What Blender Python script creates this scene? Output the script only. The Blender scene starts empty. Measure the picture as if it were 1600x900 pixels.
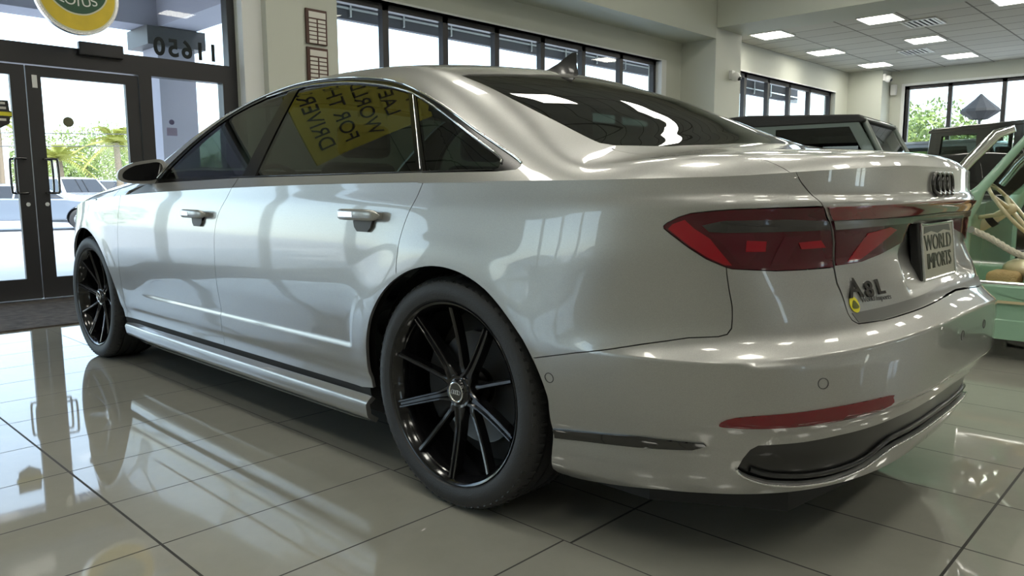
import bpy, math, random
import numpy as np
from mathutils import Vector, Matrix
from mathutils.geometry import delaunay_2d_cdt
C=bpy.context.scene.collection
sc=bpy.context.scene
random.seed(3)
PI=math.pi
# ------------------------------------------------------------------ camera
CP=(-2.4302,-1.6937,.9785); YAW,PIT,ROL,FOC=0.80750,.12970,-.0038,1184.3
def _cam():
    f=Vector((math.sin(YAW)*math.cos(PIT),math.cos(YAW)*math.cos(PIT),-math.sin(PIT)))
    r=Vector((math.cos(YAW),-math.sin(YAW),0)); u=r.cross(f)
    c,s=math.cos(ROL),math.sin(ROL)
    r2=c*r+s*u; u2=-s*r+c*u
    cd=bpy.data.cameras.new('camera'); co=bpy.data.objects.new('camera',cd); C.objects.link(co)
    m=Matrix((r2,u2,-f)).transposed().to_4x4(); m.translation=Vector(CP); co.matrix_world=m
    cd.sensor_width=36; cd.lens=FOC/1600*36; cd.clip_start=.02; cd.clip_end=500
    sc.camera=co
_cam()
# ------------------------------------------------------------------ world, sun, exposure
w=bpy.data.worlds.new('sky'); sc.world=w; w.use_nodes=True
nt=w.node_tree; bg=nt.nodes['Background']
sky=nt.nodes.new('ShaderNodeTexSky'); sky.sky_type='NISHITA'; sky.sun_disc=False; sky.sun_elevation=math.radians(48); sky.sun_rotation=math.radians(150)
mixn=nt.nodes.new('ShaderNodeMix'); mixn.data_type='RGBA'; mixn.inputs[0].default_value=.8
nt.links.new(sky.outputs[0],mixn.inputs[6]); mixn.inputs[7].default_value=(.80,.90,1.0,1)
nt.links.new(mixn.outputs[2],bg.inputs[0]); bg.inputs[1].default_value=2.0
sl=bpy.data.lights.new('sun','SUN'); sl.energy=6; sl.angle=.01; sl.color=(1,.95,.86)
so=bpy.data.objects.new('sun',sl); C.objects.link(so); so.rotation_euler=(math.radians(38),math.radians(-22),0)
sc.view_settings.view_transform='Standard'; sc.view_settings.look='None'; sc.view_settings.exposure=0.08; sc.view_settings.gamma=1
sc.view_settings.use_curve_mapping=False
TROFFER=19.0
# ------------------------------------------------------------------ materials
def mat(name,col,rough=.5,metal=0,coat=0,spec=.5,emit=None,es=0,coatr=.03,bump=None,noise=None):
    m=bpy.data.materials.new(name); m.use_nodes=True; n=m.node_tree; b=n.nodes['Principled BSDF']
    b.inputs['Base Color'].default_value=(*col,1); b.inputs['Roughness'].default_value=rough; b.inputs['Metallic'].default_value=metal
    b.inputs['Coat Weight'].default_value=coat; b.inputs['Coat Roughness'].default_value=coatr; b.inputs['Specular IOR Level'].default_value=spec
    if emit: b.inputs['Emission Color'].default_value=(*emit,1); b.inputs['Emission Strength'].default_value=es
    tc=n.nodes.new('ShaderNodeTexCoord')
    if noise:
        sca,amt=noise; t=n.nodes.new('ShaderNodeTexNoise'); t.inputs['Scale'].default_value=sca; t.inputs['Detail'].default_value=5
        n.links.new(tc.outputs['Object'],t.inputs['Vector'])
        r=n.nodes.new('ShaderNodeMapRange'); r.inputs['From Min'].default_value=.3; r.inputs['From Max'].default_value=.7
        r.inputs['To Min'].default_value=1-amt; r.inputs['To Max'].default_value=1+amt; n.links.new(t.outputs[0],r.inputs[0])
        v=n.nodes.new('ShaderNodeVectorMath'); v.operation='SCALE'; v.inputs[0].default_value=col; n.links.new(r.outputs[0],v.inputs['Scale'])
        n.links.new(v.outputs[0],b.inputs['Base Color'])
    if bump:
        sca,st=bump; t=n.nodes.new('ShaderNodeTexNoise'); t.inputs['Scale'].default_value=sca; n.links.new(tc.outputs['Object'],t.inputs['Vector'])
        bp=n.nodes.new('ShaderNodeBump'); bp.inputs['Strength'].default_value=st; bp.inputs['Distance'].default_value=.01
        n.links.new(t.outputs[0],bp.inputs['Height']); n.links.new(bp.outputs[0],b.inputs['Normal'])
    return m
def glassmat(name,tint,refl=.9,ior=1.5,rough=0.0,base=.0):
    m=bpy.data.materials.new(name); m.use_nodes=True; n=m.node_tree; n.nodes.clear()
    o=n.nodes.new('ShaderNodeOutputMaterial'); t=n.nodes.new('ShaderNodeBsdfTransparent'); t.inputs[0].default_value=(*tint,1)
    g=n.nodes.new('ShaderNodeBsdfGlossy'); g.inputs[0].default_value=(refl,refl,refl,1); g.inputs['Roughness'].default_value=rough
    f=n.nodes.new('ShaderNodeFresnel'); f.inputs[0].default_value=ior
    a=n.nodes.new('ShaderNodeMath'); a.operation='ADD'; a.inputs[1].default_value=base; n.links.new(f.outputs[0],a.inputs[0])
    gm=n.nodes.new('ShaderNodeNewGeometry'); iv=n.nodes.new('ShaderNodeMath'); iv.operation='SUBTRACT'; iv.inputs[0].default_value=1; n.links.new(gm.outputs['Backfacing'],iv.inputs[1])
    a2=n.nodes.new('ShaderNodeMath'); a2.operation='MULTIPLY'; n.links.new(a.outputs[0],a2.inputs[0]); n.links.new(iv.outputs[0],a2.inputs[1]); a=a2
    x=n.nodes.new('ShaderNodeMixShader'); n.links.new(a.outputs[0],x.inputs[0]); n.links.new(t.outputs[0],x.inputs[1]); n.links.new(g.outputs[0],x.inputs[2])
    n.links.new(x.outputs[0],o.inputs[0]); return m
def paintmat(name,col,metal=.75,rough=.36,coat=1.0,inside=(.02,.02,.02)):
    m=mat(name,col,rough,metal,coat); n=m.node_tree; b=n.nodes['Principled BSDF']
    # metallic flake sparkle in the lacquer
    tc=n.nodes.new('ShaderNodeTexCoord'); v=n.nodes.new('ShaderNodeTexVoronoi'); v.inputs['Scale'].default_value=900
    n.links.new(tc.outputs['Object'],v.inputs['Vector'])
    hs=n.nodes.new('ShaderNodeMix'); hs.data_type='RGBA'; hs.inputs[6].default_value=(*[c*.93 for c in col],1); hs.inputs[7].default_value=(*[min(1,c*1.07) for c in col],1)
    sp_=n.nodes.new('ShaderNodeSeparateColor'); n.links.new(v.outputs['Color'],sp_.inputs[0]); n.links.new(sp_.outputs[0],hs.inputs[0])
    n.links.new(hs.outputs[2],b.inputs['Base Color'])
    d=n.nodes.new('ShaderNodeBsdfDiffuse'); d.inputs[0].default_value=(*inside,1)
    g=n.nodes.new('ShaderNodeNewGeometry'); x=n.nodes.new('ShaderNodeMixShader')
    n.links.new(g.outputs['Backfacing'],x.inputs[0]); n.links.new(b.outputs[0],x.inputs[1]); n.links.new(d.outputs[0],x.inputs[2])
    n.links.new(x.outputs[0],n.nodes['Material Output'].inputs[0]); return m
M={}
M['paint']=paintmat('silver_paint',(.39,.39,.375),.72,.36)
M['black_gloss']=mat('gloss_black',(.008,.008,.009),.08,0,1)
M['black_satin']=mat('satin_black',(.010,.010,.010),.3,0,.3)
M['pillar_black']=mat('pillar_black',(.006,.006,.006),.18,0,0,.25)
M['black_matte']=mat('matte_black',(.012,.012,.012),.7)
M['well']=mat('wheel_well_felt',(.010,.010,.010),.9,bump=(300,.3))
M['rubber']=mat('tyre_rubber',(.022,.022,.023),.55,bump=(200,.15))
M['rim']=mat('gloss_black_alloy',(.006,.006,.007),.14,0,.4,.4)
M['disc']=mat('brake_steel',(.10,.10,.10),.35,.9)
M['chrome']=mat('chrome',(.85,.85,.85),.08,1)
M['satin_dark']=mat('smoked_satin_metal',(.22,.22,.21),.25,1)
M['satin']=mat('satin_aluminium',(.75,.76,.76),.22,1)
M['tint']=glassmat('tinted_car_glass',(.17,.21,.19),.9,1.5,0,.02)
M['backglass']=glassmat('dark_rear_glass',(.06,.07,.06),.9,1.5,.0,.03)
M['red_dark']=mat('dark_red_lens',(.06,.0005,.006),.12,0,.6,.3,noise=(6,.15))
M['red']=mat('bright_red_lens',(.26,.001,.009),.12,0,.6,.3)
M['red_pink']=mat('smoked_red_lens',(.07,.003,.010),.12,0,.6,.3)
M['red_strip']=mat('red_light_strip',(.16,.006,.010),.12,0,1)
M['moulding']=mat('grey_moulding',(.17,.17,.165),.35,.2)
M['smoke']=mat('smoked_band',(.02,.018,.018),.1,0,1)
M['reflector']=mat('red_reflector',(.15,.001,.006),.2,0,.5)
M['leather']=mat('black_leather',(.03,.03,.032),.5)
M['badge']=mat('black_badge',(.012,.011,.011),.15,0,1)
M['wall_south']=mat('taupe_wall',(.55,.53,.48),.7)
M['wall']=mat('painted_wall',(.54,.555,.485),.6,bump=(80,.04))
M['wall_white']=mat('white_reveal',(.72,.73,.71),.6)
M['frame']=mat('dark_bronze_aluminium',(.035,.034,.036),.4,.3)
M['winglass']=glassmat('clear_window_glass',(.93,.96,.96),.8,1.45)
M['wood']=mat('dark_walnut',(.07,.025,.015),.35)
M['brass_tag']=mat('engraved_silver_tag',(.62,.60,.55),.4,.3)
M['light']=mat('lit_diffuser',(.9,.9,.9),.5,emit=(1,.965,.85),es=TROFFER)
M['white']=mat('white_plastic',(.75,.75,.73),.35)
M['grey_dark']=mat('dark_grey_metal',(.08,.08,.08),.5)
M['beam']=mat('greenish_grey_paint',(.46,.48,.41),.6,bump=(60,.04))
M['stucco']=mat('lavender_grey_stucco',(.42,.41,.47),.85,bump=(120,.3))
M['concrete']=mat('bright_concrete',(.75,.74,.72),.9,noise=(1.2,.08))
M['asphalt']=mat('sunlit_asphalt',(.50,.50,.52),.95,noise=(3,.12))
def foliage(name,a,b):
    m=mat(name,a,.7); n=m.node_tree; t=n.nodes.new('ShaderNodeTexNoise'); t.inputs['Scale'].default_value=1.3
    x=n.nodes.new('ShaderNodeMix'); x.data_type='RGBA'; x.inputs[6].default_value=(*a,1); x.inputs[7].default_value=(*b,1)
    n.links.new(t.outputs[0],x.inputs[0]); n.links.new(x.outputs[2],n.nodes['Principled BSDF'].inputs['Base Color']); return m
M['leaf']=foliage('tree_leaves',(.10,.17,.04),(.30,.36,.10))
M['palm']=foliage('palm_leaves',(.30,.33,.06),(.45,.44,.12))
M['bark']=mat('bark',(.22,.17,.12),.9)
M['mat']=mat('brown_entrance_mat',(.075,.062,.052),.95,noise=(14,.45),bump=(90,.5))
M['yellow']=mat('yellow_vinyl',(.80,.72,.03),.35); M['olive']=mat('olive_print',(.12,.13,.02),.4)
# floor: glossy porcelain tile, 0.4 x 0.8 m, two laying directions
def floormat():
    m=mat('polished_porcelain_tile',(.2,.2,.18),.07); n=m.node_tree; b=n.nodes['Principled BSDF']; L=n.links.new
    tc=n.nodes.new('ShaderNodeTexCoord'); sx=n.nodes.new('ShaderNodeSeparateXYZ'); L(tc.outputs['Object'],sx.inputs[0])
    def mt(op,a,b_=None):
        k=n.nodes.new('ShaderNodeMath'); k.operation=op
        for i,v in enumerate((a,b_)):
            if v is None: continue
            if isinstance(v,(int,float)): k.inputs[i].default_value=v
            else: L(v,k.inputs[i])
        return k.outputs[0]
    def line(co,off,per,wd=.003):
        q=mt('SUBTRACT',co,off); q=mt('DIVIDE',q,per); q=mt('FRACT',q); q=mt('SUBTRACT',q,.5); q=mt('ABSOLUTE',q); q=mt('MULTIPLY',mt('SUBTRACT',.5,q),per); return mt('LESS_THAN',q,wd)
    X,Y=sx.outputs[0],sx.outputs[1]
    A=mt('MAXIMUM',line(X,-1.66,.79,.004),line(Y,0.0,.4))
    B=mt('MAXIMUM',line(X,-.16,.4),line(Y,-1.225,.8,.004))
    z=mt('GREATER_THAN',X,-.87)
    g=n.nodes.new('ShaderNodeMix'); L(z,g.inputs[0]); L(A,g.inputs[2]); L(B,g.inputs[3])
    no=n.nodes.new('ShaderNodeTexNoise'); no.inputs['Scale'].default_value=2.2; no.inputs['Detail'].default_value=8; no.inputs['Roughness'].default_value=.7; L(tc.outputs['Object'],no.inputs['Vector'])
    # per-tile tone
    cr=n.nodes.new('ShaderNodeMix'); cr.data_type='RGBA'; L(no.outputs[0],cr.inputs[0]); cr.inputs[6].default_value=(.25,.247,.215,1); cr.inputs[7].default_value=(.35,.345,.30,1)
    c2=n.nodes.new('ShaderNodeMix'); c2.data_type='RGBA'; L(g.outputs[0],c2.inputs[0]); L(cr.outputs[2],c2.inputs[6]); c2.inputs[7].default_value=(.04,.038,.035,1)
    L(c2.outputs[2],b.inputs['Base Color'])
    r=n.nodes.new('ShaderNodeMix'); L(g.outputs[0],r.inputs[0]); r.inputs[2].default_value=.035; r.inputs[3].default_value=.6; L(r.outputs[0],b.inputs['Roughness'])
    b.inputs['IOR'].default_value=1.75
    sl_=n.nodes.new('ShaderNodeMix'); L(g.outputs[0],sl_.inputs[0]); sl_.inputs[2].default_value=.5; sl_.inputs[3].default_value=.12; L(sl_.outputs[0],b.inputs['Specular IOR Level'])
    return m
M['floor']=floormat()
def ceilmat():
    m=mat('ceiling_tile',(.50,.49,.43),.85); n=m.node_tree; b=n.nodes['Principled BSDF']; L=n.links.new
    tc=n.nodes.new('ShaderNodeTexCoord'); mp=n.nodes.new('ShaderNodeMapping'); mp.inputs['Location'].default_value=(.15,.30,0); L(tc.outputs['Object'],mp.inputs[0])
    br=n.nodes.new('ShaderNodeTexBrick'); br.offset=0; br.inputs['Scale'].default_value=1; br.inputs['Brick Width'].default_value=.655; br.inputs['Row Height'].default_value=1.05
    br.inputs['Mortar Size'].default_value=.016; br.inputs['Color1'].default_value=(.46,.45,.40,1); br.inputs['Color2'].default_value=(.52,.51,.45,1); br.inputs['Mortar'].default_value=(.16,.15,.125,1)
    L(mp.outputs[0],br.inputs['Vector']); L(br.outputs['Color'],b.inputs['Base Color']); return m
M['ceil']=ceilmat()
# ------------------------------------------------------------------ object helpers
def link(o,parent=None):
    C.objects.link(o)
    if parent: o.parent=parent
    return o
def tag(o,label,cat,group=None):
    o['label']=label; o['category']=cat
    if group: o['group']=group
    return o
def thing(name,label,cat,loc=(0,0,0),rz=0,group=None,rot=None):
    o=bpy.data.objects.new(name,None); o.empty_display_size=.2; C.objects.link(o); o.location=loc; o.rotation_euler=rot or (0,0,rz)
    return tag(o,label,cat,group)
def struct(o): o['kind']='structure'; return o
def copy_tree(o,parent=None):
    c=o.copy(); C.objects.link(c)
    if parent: c.parent=parent
    for ch in list(o.children): copy_tree(ch,c)
    return c
class MB:
    def __init__(s): s.v=[]; s.f=[]
    def add(s,v,f):
        k=len(s.v); s.v+= [tuple(map(float,a)) for a in v]; s.f+=[tuple(i+k for i in a) for a in f]; return s
    def box(s,x0,x1,y0,y1,z0,z1):
        v=[(x,y,z) for x in (x0,x1) for y in (y0,y1) for z in (z0,z1)]
        return s.add(v,[(0,1,3,2),(4,6,7,5),(0,4,5,1),(2,3,7,6),(0,2,6,4),(1,5,7,3)])
    def tube(s,pts,r,n=10,closed=False):
        pts=[Vector(p) for p in pts]; N=len(pts); rr=r if isinstance(r,(list,tuple)) else [r]*N
        V=[];prev=None
        for i,p in enumerate(pts):
            if closed: t=pts[(i+1)%N]-pts[i-1]
            else: t=pts[min(i+1,N-1)]-pts[max(i-1,0)]
            t.normalize()
            if prev is None:
                a=Vector((0,0,1)) if abs(t.z)<.9 else Vector((1,0,0)); u=t.cross(a).normalized()
            else:
                u=prev-t*prev.dot(t); u=u.normalized() if u.length>1e-6 else t.orthogonal().normalized()
            prev=u; w_=t.cross(u)
            for k in range(n):
                a=2*PI*k/n; V.append(p+(u*math.cos(a)+w_*math.sin(a))*rr[i])
        F=[]
        for i in range(N if closed else N-1):
            for k in range(n):
                a=i*n+k; b=i*n+(k+1)%n; c=((i+1)%N)*n+(k+1)%n; d=((i+1)%N)*n+k; F.append((a,b,c,d))
        if not closed: F.append(tuple(range(n))[::-1]); F.append(tuple((N-1)*n+k for k in range(n)))
        return s.add(V,F)
    def lathe(s,prof,n=48,axis='x',c=(0,0,0),a0=0,a1=2*PI):
        """prof: (axial, radius)"""
        full=abs(a1-a0-2*PI)<1e-6; m=n if full else n+1; V=[]
        for k in range(m):
            a=a0+(a1-a0)*k/n; ca,sa=math.cos(a),math.sin(a)
            for (h,r) in prof:
                q={'x':(h,r*ca,r*sa),'y':(r*ca,h,r*sa),'z':(r*ca,r*sa,h)}[axis]
                V.append((q[0]+c[0],q[1]+c[1],q[2]+c[2]))
        P=len(prof); F=[]
        for k in range(n):
            for i in range(P-1):
                a=k*P+i; b=((k+1)%m)*P+i; F.append((a,b,b+1,a+1))
        return s.add(V,F)
    def prism(s,poly,h0,h1,axis='z'):
        n=len(poly); V=[]
        for h in (h0,h1):
            for (a,b) in poly: V.append({'z':(a,b,h),'y':(a,h,b),'x':(h,a,b)}[axis])
        F=[tuple(range(n))[::-1],tuple(range(n,2*n))]+[(i,(i+1)%n,n+(i+1)%n,n+i) for i in range(n)]
        return s.add(V,F)
    def ellipsoid(s,c,r,n=16,m=10):
        V=[];F=[]
        for i in range(m+1):
            t=PI*i/m
            for k in range(n):
                a=2*PI*k/n; V.append((c[0]+r[0]*math.sin(t)*math.cos(a),c[1]+r[1]*math.sin(t)*math.sin(a),c[2]+r[2]*math.cos(t)))
        for i in range(m):
            for k in range(n): F.append((i*n+k,(i+1)*n+k,(i+1)*n+(k+1)%n,i*n+(k+1)%n))
        return s.add(V,F)
    def loft(s,secs,cap=True):
        n=len(secs[0]); V=[p for q in secs for p in q]; F=[]
        for i in range(len(secs)-1):
            for k in range(n): F.append((i*n+k,i*n+(k+1)%n,(i+1)*n+(k+1)%n,(i+1)*n+k))
        if cap: F.append(tuple(range(n))[::-1]); F.append(tuple((len(secs)-1)*n+k for k in range(n)))
        return s.add(V,F)
    def xf(s,m):
        s.v=[tuple(m@Vector(p)) for p in s.v]; return s
    def build(s,name,mt,parent=None,smooth=None,bevel=0,fix=True):
        me=bpy.data.meshes.new(name); me.from_pydata(s.v,[],s.f); me.materials.append(mt)
        import bmesh
        if fix:
            b=bmesh.new(); b.from_mesh(me); bmesh.ops.remove_doubles(b,verts=b.verts,dist=1e-6); bmesh.ops.recalc_face_normals(b,faces=b.faces); b.to_mesh(me); b.free()
        if smooth is not None:
            me.polygons.foreach_set('use_smooth',[True]*len(me.polygons)); me.set_sharp_from_angle(angle=math.radians(smooth))
        o=bpy.data.objects.new(name,me); link(o,parent)
        if bevel:
            md=o.modifiers.new('bevel','BEVEL'); md.width=bevel; md.segments=3; md.limit_method='ANGLE'; md.angle_limit=math.radians(35)
            if smooth is None:
                me.polygons.foreach_set('use_smooth',[True]*len(me.polygons)); me.set_sharp_from_angle(angle=math.radians(40))
        return o
def text(name,s,mt,size,mtx,parent=None,ext=.002,sx=1,align='CENTER',bold=0):
    c=bpy.data.curves.new('t','FONT'); c.body=s; c.size=size; c.extrude=ext; c.align_x=align; c.align_y='CENTER'; c.offset=bold
    o=bpy.data.objects.new('t',c); C.objects.link(o); dg=bpy.context.evaluated_depsgraph_get(); dg.update()
    me=bpy.data.meshes.new_from_object(o.evaluated_get(dg)); bpy.data.objects.remove(o)
    me.transform(mtx@Matrix.Diagonal((sx,1,1,1))); me.name=name; me.materials.clear(); me.materials.append(mt)
    ob=bpy.data.objects.new(name,me); return link(ob,parent)
def frame(o,xa,ya):
    """matrix with origin o, text x axis xa, up axis ya"""
    xa=Vector(xa).normalized(); ya=Vector(ya); ya=(ya-xa*ya.dot(xa)).normalized(); za=xa.cross(ya)
    m=Matrix((xa,ya,za)).transposed().to_4x4(); m.translation=Vector(o); return m
# ------------------------------------------------------------------ sedan body surfaces

# ---- car body surfaces (car: +Y forward, left side is -X, origin on floor under rear axle) ----
def sp(xs, ys):
    """monotone-ish cubic (Catmull) interpolation through points; xs ascending"""
    xs=np.array(xs,float); ys=np.array(ys,float)
    h=np.diff(xs); dl=np.diff(ys)/h
    m=np.zeros(len(xs)); m[0]=dl[0]; m[-1]=dl[-1]
    for i in range(1,len(xs)-1):
        if dl[i-1]*dl[i]<=0: m[i]=0
        else:
            w1=2*h[i]+h[i-1]; w2=h[i]+2*h[i-1]; m[i]=(w1+w2)/(w1/dl[i-1]+w2/dl[i])
    def f(x):
        x=np.clip(np.asarray(x,float),xs[0],xs[-1]); i=np.clip(np.searchsorted(xs,x)-1,0,len(xs)-2)
        t=(x-xs[i])/h[i]; t2=t*t; t3=t2*t
        return (2*t3-3*t2+1)*ys[i]+(t3-2*t2+t)*h[i]*m[i]+(-2*t3+3*t2)*ys[i+1]+(t3-t2)*h[i]*m[i+1]
    return f
NR,NF=3.0,2.7
YR,YF=-.20,2.95          # where rear / front rounding starts
BR,BF=.978,1.15           # rear / front semi axes
AA=.968                  # half width
# reference arc tables : s measured like y in the straight, continuing as arc length round the corners
def _arc(n,b):
    th=np.linspace(0,np.pi/2,2001)
    X=np.cos(th)**(2/n); Y=np.sin(th)**(2/n)
    L=np.concatenate([[0],np.cumsum(np.hypot(np.diff(AA*X),np.diff(b*Y)))])
    return L,th
LR,TR=_arc(NR,BR); LF,TF=_arc(NF,BF)
SR=YR-LR[-1]; SF=YF+LF[-1]      # s of rear centre, front centre
def XY(s):
    """unit superellipse coordinates (X scale, Y scale, end flag)"""
    s=np.asarray(s,float)
    tr=np.interp(YR-s,LR,TR); tf=np.interp(s-YF,LF,TF)
    X=np.where(s<YR,np.cos(tr)**(2/NR),np.where(s>YF,np.clip(np.cos(tf),0,1)**(2/NF),1.))
    Y=np.where(s<YR,-np.sin(tr)**(2/NR),np.where(s>YF,np.sin(tf)**(2/NF),0.))
    return X,Y
ZT=sp([-3,-1.6,-1.2,-.9,-.5,0,.6,1.3,1.9,2.4,2.9,3.3,3.7,4.1,4.6,5.2],
      [1.035,1.035,1.02,1.005,1.0,1.0,.998,.988,.975,.96,.935,.905,.85,.77,.70,.70])
DS=sp([.10,.16,.19,.22,.27,.33,.36,.42,.50,.58,.68,.78,.86,.92,.975,1.01,1.05],
      [.20,.15,.105,.078,.060,.052,.040,.028,.014,.004,0,.001,.007,.014,.024,.030,.036])
DR=sp([.10,.16,.20,.24,.30,.37,.395,.414,.422,.47,.52,.578,.586,.595,.61,.63,.66,.70,.75,.80,.90,.94,.97,1.02,1.05],
      [.30,.20,.13,.10,.07,.046,.032,.012,.003,.001,0,.000,.008,.020,.036,.052,.066,.080,.100,.113,.105,.088,.105,.108,.108])
DF=sp([.10,.18,.24,.35,.5,.6,.7,.78,.86],[.22,.10,.05,.02,0,.01,.05,.10,.16])
def smooth(a,b,x):  # works for a>b too
    t=np.clip((np.asarray(x,float)-a)/(b-a),0,1); return t*t*(3-2*t)
def body(s,z):
    s=np.asarray(s,float); z=np.asarray(z,float)
    s0=s; s=np.where(s0<SR,2*SR-s0,np.where(s0>SF,2*SF-s0,s0)); sg=np.where((s0<SR)|(s0>SF),-1.,1.)
    X,Y=XY(s)
    ds=DS(z)
    # door scallop: hollow low in the doors, fading before the wheel arches
    m=smooth(.505,.530,np.hypot(s,z-.338))*(s>0)*(1-smooth(2.15,2.45,s))
    q=z-.432
    hol=.0070*smooth(0,.020,q)*(1-smooth(.02,.22,q))
    ds=ds+m*hol
    ds=ds+.034*(1-np.exp(-np.clip(z-.572,0,1)/.030))*(1-smooth(.62,.86,z))*smooth(-.40,-.80,s)*(s<0)
    # wheel arch blisters
    for yc in (0.,3.128):
        r=np.hypot(s-yc,(z-.36))
        ds=ds-.010*np.exp(-((r-.40)/.09)**2)*smooth(.13,.24,z)
    # bumper sides pull lower skirt outwards a little at the rear corner
    a=AA-ds
    sm=np.where(s<SR,2*SR-s,s)
    zw=z-.055*smooth(-.8,-1.75,sm)*(1-smooth(.70,.86,z))*smooth(.28,.42,z)
    # number-plate recess in the middle of the tail
    dc=np.abs(sm-SR)
    rec=.028*(1-smooth(.27,.34,dc+.45*(z-.74)))*smooth(.70,.73,z)*(1-smooth(.875,.895,z))
    b=np.where(s<1.5,BR-DR(zw)-rec,BF-DF(z))
    y0=np.where(s<YR,YR,np.where(s>YF,YF,s))
    return np.stack([-a*X*sg,y0+b*Y,z+0*s],-1)
ZC=sp([-1.4,-1.12,-1.0,-.9,-.78,-.66,-.5,-.3,-.1,.1,.35,.65,1.0,1.3,1.6,1.85,2.1,2.35,2.55,2.7,3.0,3.4,3.75,3.95,4.2],
      [1.06,1.062,1.078,1.088,1.098,1.115,1.165,1.245,1.325,1.388,1.448,1.485,1.497,1.492,1.468,1.425,1.345,1.235,1.13,1.07,1.03,.98,.91,.85,.74])
def smin(a,b,k):
    h=np.clip(k-np.abs(a-b),0,None)/k
    return np.minimum(a,b)-h*h*k*.25
def Fs(x,y):
    """(F, s) of plan position with respect to the shoulder edge curve"""
    x=np.abs(np.asarray(x,float)); y=np.asarray(y,float)
    s=np.where(y<YR,0,y)
    a=AA-.030; F=x/a; so=y+0*x
    r=y<YR; f=y>YF
    br=BR-.112; bf=BF-.15
    yr=np.clip(YR-y,0,None)/br; yf=np.clip(y-YF,0,None)/bf
    Fr=(F**NR+yr**NR)**(1/NR); Ff=(F**NF+yf**NF)**(1/NF)
    thr=np.arctan2(np.clip(yr,0,None)**(NR/2),np.clip(F,1e-9,None)**(NR/2)); thf=np.arctan2(yf**(NF/2),np.clip(F,1e-9,None)**(NF/2))
    so=np.where(r,YR-np.interp(thr,TR,LR),np.where(f,YF+np.interp(thf,TF,LF),so))
    return np.where(r,Fr,np.where(f,Ff,F)),so
def edge(s):
    """plan position (x,y) of shoulder edge, left side"""
    X,Y=XY(s); s=np.asarray(s,float)
    zt=ZT(s); P=body(s,zt); return P
def top(x,y):
    F,s=Fs(x,y); x=np.asarray(x,float); y=np.asarray(y,float)
    P=edge(s)                        # matching edge point
    # distance from edge, measured radially
    E=np.hypot(P[...,0],np.where(s<YR,P[...,1]-YR,np.where(s>YF,P[...,1]-YF,0)))
    q=np.hypot(x,np.where(s<YR,y-YR,np.where(s>YF,y-YF,0)))
    d=E-q
    d=d*np.clip(AA/np.maximum(E,.01),0,1)
    g=ZT(s)+1.70*d-.55*d*d
    cab=smooth(-.75,-.35,y)*(1-smooth(2.2,2.6,y))
    ysh=y-.22*x*x*smooth(.5,-.2,y) if False else y-.22*x*x*(1-smooth(-.1,.6,y))+.16*x*x*smooth(1.0,1.8,y)*(1-smooth(2.4,2.8,y))
    zc=ZC(ysh)-.045*(x/.6)**2*(.45+.55*cab)
    k=.05+.07*(1-cab)+.10*np.exp(-((y+.1)/.35)**2)
    rear=smooth(0,1,(np.clip(-(y+.85),0,.2))/.2)
    k=k*(1-.55*rear)
    return smin(g,zc,k)
def side_x(y,z):
    """left-hand x (negative) of the upper surface at (y,z)"""
    lo=0.0*np.asarray(y,float)+.25; hi=-edge(np.asarray(y,float))[...,0]+0*lo
    for _ in range(40):
        m=(lo+hi)/2; t=top(m,y)>z
        lo=np.where(t,m,lo); hi=np.where(t,hi,m)
    return -(lo+hi)/2
def glass(y,z): return np.stack([side_x(y,z),y+0*z,z+0*y],-1)
# ------------------------------------------------------------------ curved panels cut out of a body surface
def resample(poly,step,closed=True):
    P=np.array(poly,float); Q=[]
    n=len(P)
    for i in range(n if closed else n-1):
        a=P[i]; b=P[(i+1)%n]; k=max(1,int(math.ceil(np.hypot(*(b-a))/step)))
        for j in range(k): Q.append(a+(b-a)*j/k)
    if not closed: Q.append(P[-1])
    return np.array(Q)
def curve(pts,n=8,closed=False):
    """Catmull-Rom through 2-D or 3-D points"""
    P=[np.array(p,float) for p in pts]; N=len(P); o=[]
    for i in range(N if closed else N-1):
        p1=P[i]; p2=P[(i+1)%N]; p0=P[i-1] if (i>0 or closed) else 2*p1-p2; p3=P[(i+2)%N] if (i+2<N or closed) else 2*p2-p1
        for j in range(n):
            t=j/n; o.append(.5*((2*p1)+(-p0+p2)*t+(2*p0-5*p1+4*p2-p3)*t*t+(-p0+3*p1-3*p2+p3)*t**3))
    if not closed: o.append(P[-1])
    return [tuple(a) for a in o]
def inside(P,poly):
    x,y=P[:,0],P[:,1]; r=np.zeros(len(P),bool); n=len(poly)
    a=poly; b=np.roll(poly,-1,0)
    for i in range(n):
        x0,y0=a[i]; x1,y1=b[i]
        c=((y0>y)!=(y1>y)); 
        if not c.any(): continue
        t=(x1-x0)*(y-y0)/((y1-y0) if y1!=y0 else 1e-12)+x0
        r^=c&(x<t)
    return r
def area(p): x,y=p[:,0],p[:,1]; return .5*np.sum(x*np.roll(y,-1)-np.roll(x,-1)*y)
def inset(p,g):
    if g==0: return p
    d=np.roll(p,-1,0)-np.roll(p,1,0); L=np.hypot(d[:,0],d[:,1])+1e-12; nrm=np.stack([-d[:,1],d[:,0]],1)/L[:,None]
    return p+nrm*(g*np.sign(area(p)))
CEN=np.array([0,0,.45])
def fnormal(fn,u,v,e=1e-3):
    a=fn(u+e,v)-fn(u-e,v); b=fn(u,v+e)-fn(u,v-e); N=np.cross(a,b); N/=np.linalg.norm(N,axis=-1,keepdims=True)+1e-12
    P=fn(u,v); cy=np.clip(P[...,1],-.3,3.2); ref=P-np.stack([0*cy,cy,.45+0*cy],-1)
    return N*(1. if (N*ref).sum()>0 else -1.)
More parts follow.
